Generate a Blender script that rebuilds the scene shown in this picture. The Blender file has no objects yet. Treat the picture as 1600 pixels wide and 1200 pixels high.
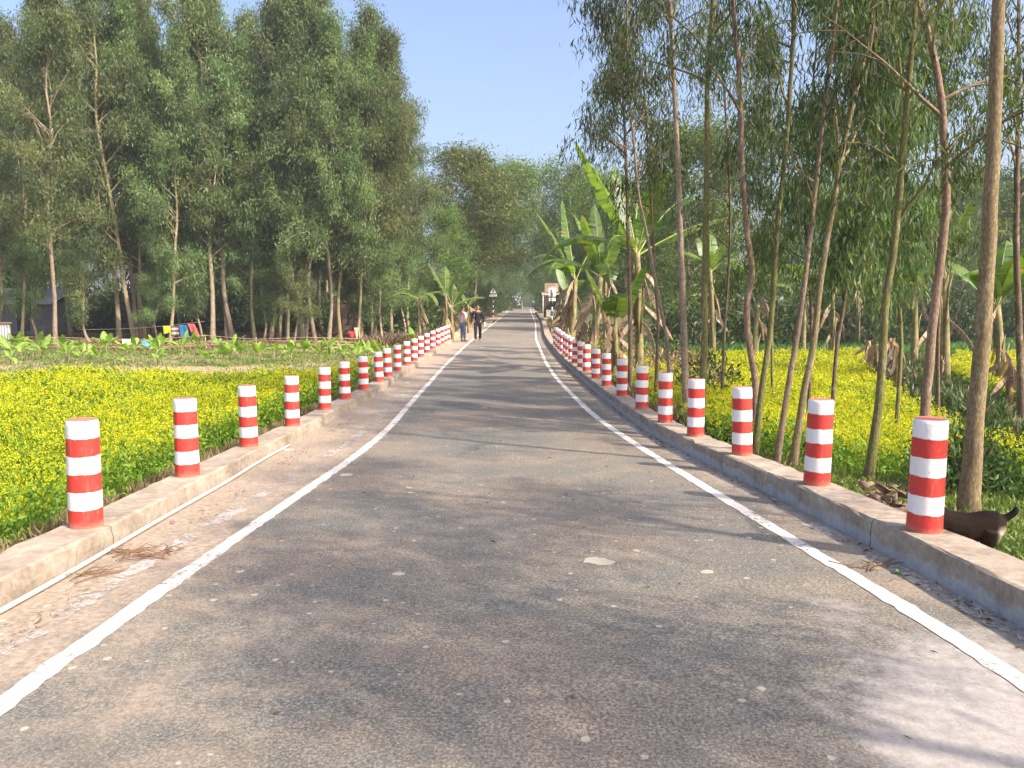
import bpy, bmesh, math, random
import numpy as np
from mathutils import Vector, Matrix, Euler

random.seed(7)
RNG = np.random.default_rng(11)
scene = bpy.context.scene
col = scene.collection
R = math.radians

# ------------------------------------------------------------------ camera
cam_d = bpy.data.cameras.new('camera')
cam_d.lens = 27.0
cam_d.sensor_width = 36.0
cam_d.clip_start = 0.05
cam_d.clip_end = 3000
cam = bpy.data.objects.new('camera', cam_d)
col.objects.link(cam)
TH = math.atan(122 / 1200)
SN, CS = math.sin(TH), math.cos(TH)
CAMZ = 1.5
cam.location = (0, 0, CAMZ)
cam.rotation_euler = (math.pi / 2 - TH, 0, 0)
scene.camera = cam

# ------------------------------------------------------------------ light
SUN_EL, SUN_PHI = 41.0, 56.0          # elevation; azimuth measured from behind the camera towards the right
SUN = Vector((math.cos(R(SUN_EL)) * math.sin(R(SUN_PHI)), -math.cos(R(SUN_EL)) * math.cos(R(SUN_PHI)), math.sin(R(SUN_EL))))
world = bpy.data.worlds.new('World')
scene.world = world
world.use_nodes = True
wn = world.node_tree
sky = wn.nodes.new('ShaderNodeTexSky')
sky.sky_type = 'NISHITA'
sky.sun_disc = False
sky.sun_elevation = R(SUN_EL)
sky.sun_rotation = math.atan2(SUN.x, SUN.y)
sky.air_density = 1.0
sky.dust_density = 5.5
sky.ozone_density = 4.0
bg = wn.nodes['Background']
bg.inputs['Strength'].default_value = 0.15
tint = wn.nodes.new('ShaderNodeMix'); tint.data_type = 'RGBA'; tint.blend_type = 'MULTIPLY'
tint.inputs[0].default_value = 1.0; tint.inputs[7].default_value = (1.06, .98, .95, 1)     # the camera's white balance
wn.links.new(sky.outputs[0], tint.inputs[6])
wn.links.new(tint.outputs[2], bg.inputs[0])
sd = bpy.data.lights.new('sun', 'SUN')
sd.energy = 3.1
sd.angle = R(0.8)
sd.color = (1.0, 0.89, 0.73)
so = bpy.data.objects.new('sun', sd)
col.objects.link(so)
so.rotation_euler = SUN.to_track_quat('Z', 'Y').to_euler()
so.location = (30, -20, 40)
scene.view_settings.view_transform = 'Standard'
scene.view_settings.look = 'None'
scene.view_settings.exposure = 1.26
scene.view_settings.gamma = 1.0
scene.cycles.max_bounces = 6
scene.cycles.diffuse_bounces = 3
scene.cycles.glossy_bounces = 2
scene.cycles.transmission_bounces = 3
scene.cycles.transparent_max_bounces = 6
scene.cycles.volume_bounces = 0
scene.cycles.use_adaptive_sampling = True
scene.cycles.adaptive_threshold = 0.02
scene.cycles.use_denoising = True
scene.cycles.denoiser = 'OPENIMAGEDENOISE'
scene.cycles.denoising_input_passes = 'RGB_ALBEDO_NORMAL'
scene.cycles.denoising_prefilter = 'ACCURATE'


# ------------------------------------------------------------------ helpers
def at(px, py, Y):
    """the point of the place seen at pixel (px, py) of the 1600x1200 photograph, Y metres ahead"""
    a, b = (px - 800) / 1200, (600 - py) / 1200
    t = Y / (CS + b * SN)
    return Vector((a * t, Y, CAMZ + t * (-SN + b * CS)))


def tag(o, label=None, cat=None, group=None, kind=None):
    if label: o['label'] = label
    if cat: o['category'] = cat
    if group: o['group'] = group
    if kind: o['kind'] = kind
    return o


def empty(name, loc=(0, 0, 0), rz=0.0):
    o = bpy.data.objects.new(name, None)
    o.empty_display_size = 0.2
    o.location = loc
    o.rotation_euler = (0, 0, rz)
    col.objects.link(o)
    return o


def link(name, me, parent=None, mats=None):
    o = bpy.data.objects.new(name, me)
    col.objects.link(o)
    if parent: o.parent = parent
    if mats:
        for m in (mats if isinstance(mats, (list, tuple)) else [mats]):
            me.materials.append(m)
    return o


def copy_tree(o, parent=None):
    c = o.copy()
    col.objects.link(c)
    if parent: c.parent = parent
    for ch in list(o.children):
        copy_tree(ch, c)
    return c


ORD = ('first second third fourth fifth sixth seventh eighth ninth tenth eleventh twelfth thirteenth fourteenth fifteenth '
       'sixteenth seventeenth eighteenth nineteenth twentieth').split()
TENS = {2: 'twenty', 3: 'thirty', 4: 'forty'}
def nth(i):
    if i < 20: return ORD[i]
    t, u = divmod(i + 1, 10)
    return (TENS[t][:-1] + 'ieth') if u == 0 else TENS[t] + '-' + ORD[u - 1]


class MB:
    """collects polygons; build() makes ONE mesh"""
    def __init__(self):
        self.v, self.f, self.m = [], [], []
    def add(self, verts, faces, mi=0):
        n = len(self.v)
        self.v += [tuple(p) for p in verts]
        self.f += [tuple(i + n for i in f) for f in faces]
        self.m += [mi] * len(faces)
    def tube(self, pts, rad, n=8, mi=0, caps=True):
        pts = [Vector(p) for p in pts]
        rings = []
        up = Vector((0.31, 0.17, 0.93))
        ref = None
        for i, p in enumerate(pts):
            t = (pts[min(i + 1, len(pts) - 1)] - pts[max(i - 1, 0)])
            if t.length < 1e-9: t = Vector((0, 0, 1))
            t.normalize()
            if ref is None:
                ref = t.cross(Vector((0, 1, 0)) if abs(t.y) < .8 else Vector((1, 0, 0))).normalized()
            a = (ref - t * ref.dot(t)).normalized()
            ref = a
            b = t.cross(a)
            r = rad[i] if isinstance(rad, (list, tuple, np.ndarray)) else rad
            rings.append([p + a * (r * math.cos(k * 2 * math.pi / n)) + b * (r * math.sin(k * 2 * math.pi / n)) for k in range(n)])
        vs = [q for r in rings for q in r]
        fs = []
        for i in range(len(rings) - 1):
            for k in range(n):
                fs.append((i * n + k, i * n + (k + 1) % n, (i + 1) * n + (k + 1) % n, (i + 1) * n + k))
        if caps:
            fs.append(tuple(range(n - 1, -1, -1)))
            fs.append(tuple((len(rings) - 1) * n + k for k in range(n)))
        self.add(vs, fs, mi)
    def box(self, c, s, mi=0, rz=0.0, bevel=0.0):
        x, y, z = s[0] / 2, s[1] / 2, s[2] / 2
        cz, sz = math.cos(rz), math.sin(rz)
        vs = []
        for dx, dy, dz in ((-x, -y, -z), (x, -y, -z), (x, y, -z), (-x, y, -z), (-x, -y, z), (x, -y, z), (x, y, z), (-x, y, z)):
            vs.append((c[0] + dx * cz - dy * sz, c[1] + dx * sz + dy * cz, c[2] + dz))
        self.add(vs, [(0, 3, 2, 1), (4, 5, 6, 7), (0, 1, 5, 4), (1, 2, 6, 5), (2, 3, 7, 6), (3, 0, 4, 7)], mi)
    def build(self, name, mats, parent=None, smooth=True, bevel=0.0):
        me = bpy.data.meshes.new(name)
        me.from_pydata(self.v, [], self.f)
        me.polygons.foreach_set('material_index', self.m)
        me.polygons.foreach_set('use_smooth', [smooth] * len(self.f))
        me.update()
        o = link(name, me, parent, mats)
        if bevel:
            b = o.modifiers.new('bevel', 'BEVEL')
            b.width = bevel; b.segments = 2; b.limit_method = 'ANGLE'
        return o


def np_mesh(name, V, F, rnd=None, mi=None, smooth=False):
    """V (N,3), F (M,4): a mesh of quads, with an optional number per face"""
    me = bpy.data.meshes.new(name)
    V = np.ascontiguousarray(V, dtype=np.float32); F = np.ascontiguousarray(F, dtype=np.int32)
    me.vertices.add(len(V)); me.vertices.foreach_set('co', V.ravel())
    k = F.shape[1]
    me.loops.add(F.size); me.loops.foreach_set('vertex_index', F.ravel())
    me.polygons.add(len(F))
    me.polygons.foreach_set('loop_start', np.arange(0, F.size, k, dtype=np.int32))
    me.polygons.foreach_set('loop_total', np.full(len(F), k, dtype=np.int32))
    if mi is not None: me.polygons.foreach_set('material_index', np.ascontiguousarray(mi, dtype=np.int32))
    if smooth: me.polygons.foreach_set('use_smooth', np.ones(len(F), dtype=bool))
    me.update(calc_edges=True)
    if rnd is not None:
        a = me.attributes.new('rnd', 'FLOAT', 'FACE')
        a.data.foreach_set('value', np.ascontiguousarray(rnd, dtype=np.float32))
    return me


def unit(a):
    return a / np.maximum(np.linalg.norm(a, axis=1, keepdims=True), 1e-9)


def leaf_quads(P, D, L, W, curl=0.12, rng=RNG):
    """one bent diamond-shaped leaf at each P along each D"""
    n = len(P)
    D = unit(D)
    S = unit(np.cross(D, rng.normal(size=(n, 3))))
    N = np.cross(S, D)
    L = np.broadcast_to(np.asarray(L, float), (n,))[:, None]; W = np.broadcast_to(np.asarray(W, float), (n,))[:, None]
    M = P + D * L * 0.45 + N * (curl * L)
    V = np.stack([P, M + S * W / 2, P + D * L, M - S * W / 2], axis=1).reshape(-1, 3)
    F = np.arange(n * 4).reshape(-1, 4)
    return V, F


def merge(parts):
    Vs, Fs, off = [], [], 0
    for V, F in parts:
        Vs.append(V); Fs.append(F + off); off += len(V)
    return np.concatenate(Vs), np.concatenate(Fs)


# ------------------------------------------------------------------ materials
def new_mat(name):
    m = bpy.data.materials.new(name)
    m.use_nodes = True
    nt = m.node_tree
    p = nt.nodes['Principled BSDF']
    return m, nt, p


def N(nt, t, **kw):
    n = nt.nodes.new(t)
    for k, v in kw.items():
        if k.startswith('i_'):
            n.inputs[k[2:].replace('_', ' ')].default_value = v
        else:
            setattr(n, k, v)
    return n


def ramp(nt, stops, interp='LINEAR'):
    r = nt.nodes.new('ShaderNodeValToRGB')
    r.color_ramp.interpolation = interp
    e = r.color_ramp.elements
    while len(e) < len(stops): e.new(0.5)
    for el, (p, c) in zip(e, stops):
        el.position = p
        el.color = (*c, 1) if len(c) == 3 else c
    return r


def mixc(nt, fac, a, b, mode='MIX'):
    m = nt.nodes.new('ShaderNodeMix')
    m.data_type = 'RGBA'; m.blend_type = mode
    for sock, v in ((m.inputs[0], fac), (m.inputs[6], a), (m.inputs[7], b)):
        if hasattr(v, 'is_linked') or hasattr(v, 'links'): nt.links.new(v, sock)
        elif isinstance(v, (int, float)): sock.default_value = v
        else: sock.default_value = (*v, 1) if len(v) == 3 else v
    return m.outputs[2]


def math_(nt, op, a, b=0.0, c=None, clamp=False):
    m = nt.nodes.new('ShaderNodeMath'); m.operation = op; m.use_clamp = clamp
    for s, v in zip(m.inputs, (a, b, c)):
        if v is None: continue
        if hasattr(v, 'links'): nt.links.new(v, s)
        else: s.default_value = v
    return m.outputs[0]


def noise(nt, scale, detail=4, rough=.55, coord=None, dist=0.0):
    n = N(nt, 'ShaderNodeTexNoise')
    n.inputs['Scale'].default_value = scale; n.inputs['Detail'].default_value = detail
    n.inputs['Roughness'].default_value = rough; n.inputs['Distortion'].default_value = dist
    if coord is not None: nt.links.new(coord, n.inputs['Vector'])
    return n.outputs['Fac']


def sstep(nt, v, a, b):
    m = N(nt, 'ShaderNodeMapRange', interpolation_type='SMOOTHSTEP')
    nt.links.new(v, m.inputs[0])
    m.inputs[1].default_value = a; m.inputs[2].default_value = b
    return m.outputs[0]


def bump(nt, p, h, strength=.4, dist=.01):
    b = N(nt, 'ShaderNodeBump'); b.inputs['Strength'].default_value = strength; b.inputs['Distance'].default_value = dist
    nt.links.new(h, b.inputs['Height']); nt.links.new(b.outputs[0], p.inputs['Normal'])


def geo_pos(nt):
    return N(nt, 'ShaderNodeNewGeometry').outputs['Position']


def obj_co(nt):
    return N(nt, 'ShaderNodeTexCoord').outputs['Object']


def leaf_mat(name, stops, trans=.35, rough=.5, vary=.25, spec=.35, tboost=(1.25, 1.35, .6), hue=.478):
    """leaf: colour by the leaf's own number, tree-wide variation, light shining through"""
    m, nt, p = new_mat(name)
    at_ = N(nt, 'ShaderNodeAttribute', attribute_name='rnd')
    r = ramp(nt, stops)
    nt.links.new(at_.outputs['Fac'], r.inputs[0])
    oi = N(nt, 'ShaderNodeObjectInfo')
    hs = N(nt, 'ShaderNodeHueSaturation')
    hs.inputs['Value'].default_value = 1
    nt.links.new(r.outputs[0], hs.inputs['Color'])
    nt.links.new(math_(nt, 'MULTIPLY_ADD', oi.outputs['Random'], vary * 2, 1 - vary), hs.inputs['Value'])
    nt.links.new(math_(nt, 'MULTIPLY_ADD', oi.outputs['Random'], .05, hue), hs.inputs['Hue'])
    nt.links.new(hs.outputs[0], p.inputs['Base Color'])
    p.inputs['Roughness'].default_value = rough
    p.inputs['Specular IOR Level'].default_value = spec
    tr = N(nt, 'ShaderNodeBsdfTranslucent')
    nt.links.new(mixc(nt, 1.0, hs.outputs[0], tboost, 'MULTIPLY'), tr.inputs[0])
    mx = N(nt, 'ShaderNodeMixShader'); mx.inputs[0].default_value = trans
    nt.links.new(p.outputs[0], mx.inputs[1]); nt.links.new(tr.outputs[0], mx.inputs[2])
    nt.links.new(mx.outputs[0], nt.nodes['Material Output'].inputs[0])
    return m


def plain(name, c, rough=.7, var=.15, scale=8.0, spec=.3, bmp=0.0, metal=0.0):
    m, nt, p = new_mat(name)
    co = obj_co(nt)
    n = noise(nt, scale, 5, .6, co)
    dark = tuple(x * (1 - var) for x in c); lite = tuple(min(1, x * (1 + var)) for x in c)
    r = ramp(nt, [(.3, dark), (.7, lite)])
    nt.links.new(n, r.inputs[0]); nt.links.new(r.outputs[0], p.inputs['Base Color'])
    p.inputs['Roughness'].default_value = rough; p.inputs['Specular IOR Level'].default_value = spec
    p.inputs['Metallic'].default_value = metal
    if bmp: bump(nt, p, n, bmp, .02)
    return m


M = {}
M['euc'] = leaf_mat('narrow_leaf', [(0, (.038, .064, .030)), (.45, (.072, .108, .042)), (.8, (.125, .168, .055)), (.92, (.20, .20, .07)), (1, (.23, .145, .07))], .42)
M['aca'] = leaf_mat('sickle_leaf', [(0, (.060, .100, .040)), (.35, (.110, .168, .066)), (.7, (.185, .250, .090)), (.93, (.25, .28, .10)), (1, (.27, .18, .085))], .42, vary=.36)
M['far'] = leaf_mat('round_leaf', [(0, (.065, .10, .024)), (.5, (.12, .17, .036)), (.85, (.19, .24, .05)), (1, (.24, .20, .06))], .36, vary=.2, hue=.488)
M['shrub'] = leaf_mat('shrub_leaf', [(0, (.025, .050, .016)), (.6, (.060, .100, .028)), (1, (.12, .15, .04))], .3)
M['crop'] = leaf_mat('crop_leaf', [(0, (.05, .12, .03)), (1, (.12, .22, .05))], .35)
M['dryleaf'] = leaf_mat('dry_leaf', [(0, (.10, .065, .035)), (.5, (.22, .15, .085)), (1, (.38, .29, .18))], .2, tboost=(1.1, 1, .8))
M['grass'] = leaf_mat('grass_blade', [(0, (.06, .11, .022)), (.5, (.13, .20, .04)), (.8, (.25, .27, .08)), (1, (.38, .31, .16))], .35)
M['drygrass'] = leaf_mat('dry_grass_blade', [(0, (.10, .09, .04)), (.5, (.22, .18, .09)), (1, (.36, .28, .17))], .2)
M['must_leaf'] = leaf_mat('mustard_leaf', [(0, (.105, .165, .016)), (.6, (.18, .25, .024)), (1, (.25, .30, .036))], .4)
M['must_flower'] = leaf_mat('mustard_petal', [(0, (.42, .35, .006)), (.6, (.58, .49, .010)), (1, (.68, .61, .02))], .4, vary=.02, tboost=(1.05, 1.02, .6))


def bark_mat(name, stops, scale=1.0):
    m, nt, p = new_mat(name)
    co = obj_co(nt)
    oi = N(nt, 'ShaderNodeObjectInfo')
    r = ramp(nt, stops)
    mp = N(nt, 'ShaderNodeMapping'); mp.inputs['Scale'].default_value = (3 * scale, 3 * scale, 1.1 * scale)
    nt.links.new(co, mp.inputs['Vector'])
    n = noise(nt, 2.2, 6, .65, mp.outputs[0])
    f = math_(nt, 'ADD', math_(nt, 'MULTIPLY', oi.outputs['Random'], .72), math_(nt, 'MULTIPLY_ADD', n, .9, -.32))
    nt.links.new(f, r.inputs[0])
    n2 = noise(nt, 20, 6, .72, mp.outputs[0])
    c = mixc(nt, .6, r.outputs[0], mixc(nt, sstep(nt, n2, .42, .66), (.25, .2, .16), (1.15, 1.15, 1.15)), 'MULTIPLY')
    mq = N(nt, 'ShaderNodeMapping'); mq.inputs['Scale'].default_value = (1, 1, .42); nt.links.new(co, mq.inputs['Vector'])
    pt = noise(nt, 4.5, 5, .7, mq.outputs[0], .6)
    c = mixc(nt, math_(nt, 'MULTIPLY', sstep(nt, pt, .54, .62), .55), c, (.40, .34, .25))
    c = mixc(nt, math_(nt, 'MULTIPLY', sstep(nt, pt, .44, .36), .5), c, (.10, .08, .055))
    vk = N(nt, 'ShaderNodeTexVoronoi'); vk.inputs['Scale'].default_value = 7; nt.links.new(mq.outputs[0], vk.inputs['Vector'])
    vs_ = N(nt, 'ShaderNodeSeparateColor'); nt.links.new(vk.outputs['Color'], vs_.inputs[0])
    kn = math_(nt, 'MULTIPLY', sstep(nt, vk.outputs['Distance'], .22, .10), math_(nt, 'GREATER_THAN', vs_.outputs[0], .72))
    c = mixc(nt, math_(nt, 'MULTIPLY', kn, .8), c, (.045, .035, .028))
    nt.links.new(c, p.inputs['Base Color'])
    p.inputs['Roughness'].default_value = .85; p.inputs['Specular IOR Level'].default_value = .2
    bump(nt, p, n2, .5, .02)
    return m


M['bark'] = bark_mat('pale_bark', [(0, (.20, .13, .085)), (.3, (.40, .33, .25)), (.55, (.34, .30, .14)), (.8, (.46, .40, .31)), (1, (.24, .17, .11))])
M['bark_dark'] = bark_mat('brown_bark', [(0, (.13, .09, .06)), (.5, (.22, .16, .11)), (1, (.30, .24, .17))])
M['bark_near'] = bark_mat('smooth_bark', [(0, (.25, .16, .10)), (.35, (.30, .24, .14)), (.7, (.22, .21, .09)), (1, (.36, .27, .19))])
M['bark_olive'] = bark_mat('olive_bark', [(0, (.17, .17, .06)), (1, (.28, .26, .11))])
M['bark_pale'] = bark_mat('peeling_bark', [(0, (.33, .25, .18)), (1, (.48, .39, .30))])
M['bark_red'] = bark_mat('reddish_bark', [(0, (.22, .15, .105)), (1, (.34, .25, .18))])


def paint_mat(name, c, dirt=(.35, .28, .2), amt=.25):
    m, nt, p = new_mat(name)
    co = obj_co(nt)
    n = noise(nt, 5, 6, .65, co)
    nt.links.new(mixc(nt, math_(nt, 'MULTIPLY', sstep(nt, n, .52, .8), amt), c, dirt), p.inputs['Base Color'])
    p.inputs['Roughness'].default_value = .55; p.inputs['Specular IOR Level'].default_value = .35
    bump(nt, p, noise(nt, 30, 4, .6, co), .15, .005)
    return m


M['white'] = paint_mat('white_paint', (.78, .77, .74))
M['black'] = paint_mat('black_paint', (.02, .02, .022), (.1, .09, .08))


# ------------------------------------------------------------------ the lie of the land
def table(xs, ys):
    xs, ys = np.array(xs, float), np.array(ys, float)
    def f(t):
        t = np.asarray(t, float)
        w = 0.06 * np.abs(t) + 0.4
        return (np.interp(t - w, xs, ys) + 2 * np.interp(t, xs, ys) + np.interp(t + w, xs, ys)) / 4
    return f


ZR = table([-60, 0, 3, 5, 7, 9, 11, 14, 18, 24, 32, 40, 60, 92, 130, 180, 230, 400], [0, 0, 0, -.08, -.17, -.26, -.33, -.37, -.40, -.37, -.26, -.20, .1, .5, .9, 1.15, 1.2, 1.2])
XL = table([-60, 0, 2.8, 6, 9, 11.3, 15.8, 24, 27, 40, 62, 96, 130, 160, 213, 300], [-2.0, -1.95, -1.93, -1.88, -1.83, -1.85, -2.0, -2.12, -2.09, -2.0, -1.44, -.8, -.2, .5, 3.2, 12])
XR = table([-60, 0, 2.95, 5.5, 9, 11.2, 12.7, 15.8, 21, 26.5, 40, 62, 96, 130, 160, 213, 300], [2.2, 2.12, 2.06, 1.88, 1.66, 1.52, 1.40, 1.30, 1.14, 1.11, 1.24, 1.9, 2.45, 3.1, 3.8, 6.5, 15.5])
BLX = table([-10, 3.5, 5, 6.8, 8.8, 10.8, 14, 18, 28, 36, 60], [-2.75, -2.75, -2.79, -2.90, -3.02, -3.08, -3.10, -3.08, -3.05, -2.99, -2.9])
BRX = table([-10, 3.5, 4.6, 6.15, 7.6, 9.2, 10.5, 12.4, 16.4, 20, 26, 32, 40, 62, 80, 96, 110], [2.62, 2.60, 2.54, 2.48, 2.36, 2.25, 2.16, 2.10, 2.02, 1.95, 1.83, 1.78, 1.86, 2.55, 2.9, 3.1, 3.4])
KW = .165                                                # half width of a kerb
KHL, KHR = .15, .19                                      # kerb heights
ZFL = table([-60, 18.6, 21.5, 38, 60, 100, 200, 500], [-.80, -.80, -.56, -.56, -.30, .2, .9, 1.2])
ZFR = table([-60, 0, 6, 9, 12, 30, 60, 100, 200, 500], [-.42, -.42, -.45, -.72, -.9, -.9, -.7, .1, .9, 1.2])


def bank_d(X, Y):
    """distance from the mud bank that crosses the right-hand field"""
    pts = [(7.4, 9.5), (8.6, 13), (10.3, 18.4), (12.4, 24.5), (18.0, 33), (26, 40)]
    d = np.full(np.shape(X), 1e9)
    for (ax, ay), (bx, by) in zip(pts, pts[1:]):
        vx, vy = bx - ax, by - ay
        t = np.clip(((X - ax) * vx + (Y - ay) * vy) / (vx * vx + vy * vy), 0, 1)
        d = np.minimum(d, np.hypot(X - ax - t * vx, Y - ay - t * vy))
    return d


def ss(x, a, b):
    t = np.clip((np.asarray(x, float) - a) / (b - a), 0, 1)
    return t * t * (3 - 2 * t)


def ground(X, Y):
    X, Y = np.asarray(X, float), np.asarray(Y, float)
    zr = ZR(Y)
    lo = BLX(Y) - KW; ro = BRX(Y) + KW
    tl, tr = lo - X, X - ro
    z = zr - .06
    kl = np.where(Y < 37, .04, .10)
    zl = zr + kl + (ZFL(Y) - zr - kl) * ss(tl, .05, 1.3)
    zrr = zr - .02 + (zr - .28 - zr + .02) * ss(tr, 0, .5)
    zf = np.minimum(ZFR(Y), zr + .3)
    zrr = zrr + (zf - zrr) * ss(tr, np.where(Y < 9, 2.5, 1.2), np.where(Y < 9, 4.5, 2.6))
    zrr = zrr + .32 * np.exp(-(bank_d(X, Y) / .9) ** 2)
    z = np.where(tl > 0, zl, np.where(tr > 0, zrr, z))
    und = .05 * np.sin(X * .9 + 1.3 * np.sin(Y * .4)) * np.sin(Y * .7 + X * .25) + .02 * np.sin(X * 3.1 + Y) * np.sin(Y * 2.7 - X)
    return z + und * np.maximum(ss(tl, .1, 1.2), ss(tr, .1, 1.2))


def gz(x, y):
    return float(ground(np.array([x]), np.array([y]))[0])


# ground sheet: one grid reaching the horizon, colour by what covers the soil
def build_ground():
    def axis(dense_lo, dense_hi, step, lo, hi, grow=1.12):
        a = list(np.arange(dense_lo, dense_hi + 1e-6, step))
        s = step; x = dense_hi
        while x < hi: s *= grow; x += s; a.append(x)
        s = step; x = dense_lo; b = []
        while x > lo: s *= grow; x -= s; b.append(x)
        return np.array(b[::-1] + a)
    xs = axis(-9, 11, .18, -1200, 1200)
    ys = axis(-6, 42, .3, -300, 2200)
    GX, GY = np.meshgrid(xs, ys)
    GZ = ground(GX, GY)
    V = np.stack([GX, GY, GZ], -1).reshape(-1, 3)
    ny, nx = GX.shape
    I = np.arange(ny * nx).reshape(ny, nx)
    F = np.stack([I[:-1, :-1], I[:-1, 1:], I[1:, 1:], I[1:, :-1]], -1).reshape(-1, 4)
    me = np_mesh('ground', V, F, smooth=True)
    X, Y = V[:, 0], V[:, 1]
    tl = BLX(Y) - KW - X; tr = X - BRX(Y) - KW
    soil = np.array((.36, .27, .19)); sand = np.array((.46, .34, .22)); litter = np.array((.13, .085, .055)); green = np.array((.17, .18, .07)); mud = np.array((.17, .125, .085))
    C = np.tile(soil, (len(X), 1))
    def put(c, w):
        nonlocal C
        C = C * (1 - w[:, None]) + c * w[:, None]
    nz = .5 + .5 * np.sin(X * 1.7 + 2 * np.sin(Y * .9)) * np.sin(Y * 1.3 + np.sin(X * 2.1))
    put(mud, ss(tl, .5, 1.5) * (Y < 19))
    put(np.array((.42, .33, .21)), ss(tl, .8, 2) * (Y > 18.8) * ss(-Y, -28, -25))
    put(green, ss(tl, .8, 2) * ss(Y, 24.5, 27.5) * ss(-Y, -40, -35) * (.15 + .45 * nz))
    put(litter, ss(tl, .8, 2.2) * ss(Y, 35.5, 38.5))
    put(mud, ss(tr, .3, 1.2))
    put(green, ss(tr, .5, 1.6) * (.4 + .6 * nz) * np.where(Y < 10, 1, .5))
    put(litter, np.exp(-(bank_d(X, Y) / 1.3) ** 2) * (tr > 0) * .8)
    put(np.array((.10, .13, .045)), ss(np.hypot(X, Y), 60, 140))
    put(sand, (tl > -.3) * ss(-tl, -1.5, -.4) * ss(Y, 35, 39))
    put(sand, (tr > -.3) * ss(-tr, -.9, -.2) * ss(Y, 34, 60) * .8)
    a = me.attributes.new('soil', 'FLOAT_COLOR', 'POINT')
    a.data.foreach_set('color', np.concatenate([C, np.ones((len(C), 1))], 1).astype(np.float32).ravel())
    m, nt, p = new_mat('soil')
    A = N(nt, 'ShaderNodeAttribute', attribute_name='soil')
    co = geo_pos(nt)
    n1 = noise(nt, 1.6, 6, .65, co); n2 = noise(nt, 14, 6, .7, co)
    c = mixc(nt, 1.0, A.outputs['Color'], mixc(nt, n1, (.6, .6, .6), (1.35, 1.3, 1.25)), 'MULTIPLY')
    c = mixc(nt, .8, c, mixc(nt, sstep(nt, n2, .3, .7), (.6, .58, .55), (1.3, 1.3, 1.3)), 'MULTIPLY')
    nt.links.new(c, p.inputs['Base Color'])
    p.inputs['Roughness'].default_value = .95; p.inputs['Specular IOR Level'].default_value = .1
    bump(nt, p, n2, .8, .05)
    o = link('ground', me, None, m)
    tag(o, kind='structure')


build_ground()


# road
def strip(name, xa, xb, Y, dz, nx, mat, jit=0.0, wav=0.0):
    nx = max(1, nx)
    T = np.linspace(0, 1, nx + 1)
    XA, XB = xa(Y), xb(Y)
    if jit:
        XA = XA + RNG.normal(size=len(Y)) * jit; XB = XB + RNG.normal(size=len(Y)) * jit
    X = XA[:, None] * (1 - T) + XB[:, None] * T
    YY = np.repeat(Y[:, None], nx + 1, 1)
    Z = ZR(YY) + dz
    V = np.stack([X, YY, Z], -1).reshape(-1, 3)
    I = np.arange(len(V)).reshape(len(Y), nx + 1)
    F = np.stack([I[:-1, :-1], I[:-1, 1:], I[1:, 1:], I[1:, :-1]], -1).reshape(-1, 4)
    return link(name, np_mesh(name, V, F, smooth=True), None, mat), V


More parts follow.
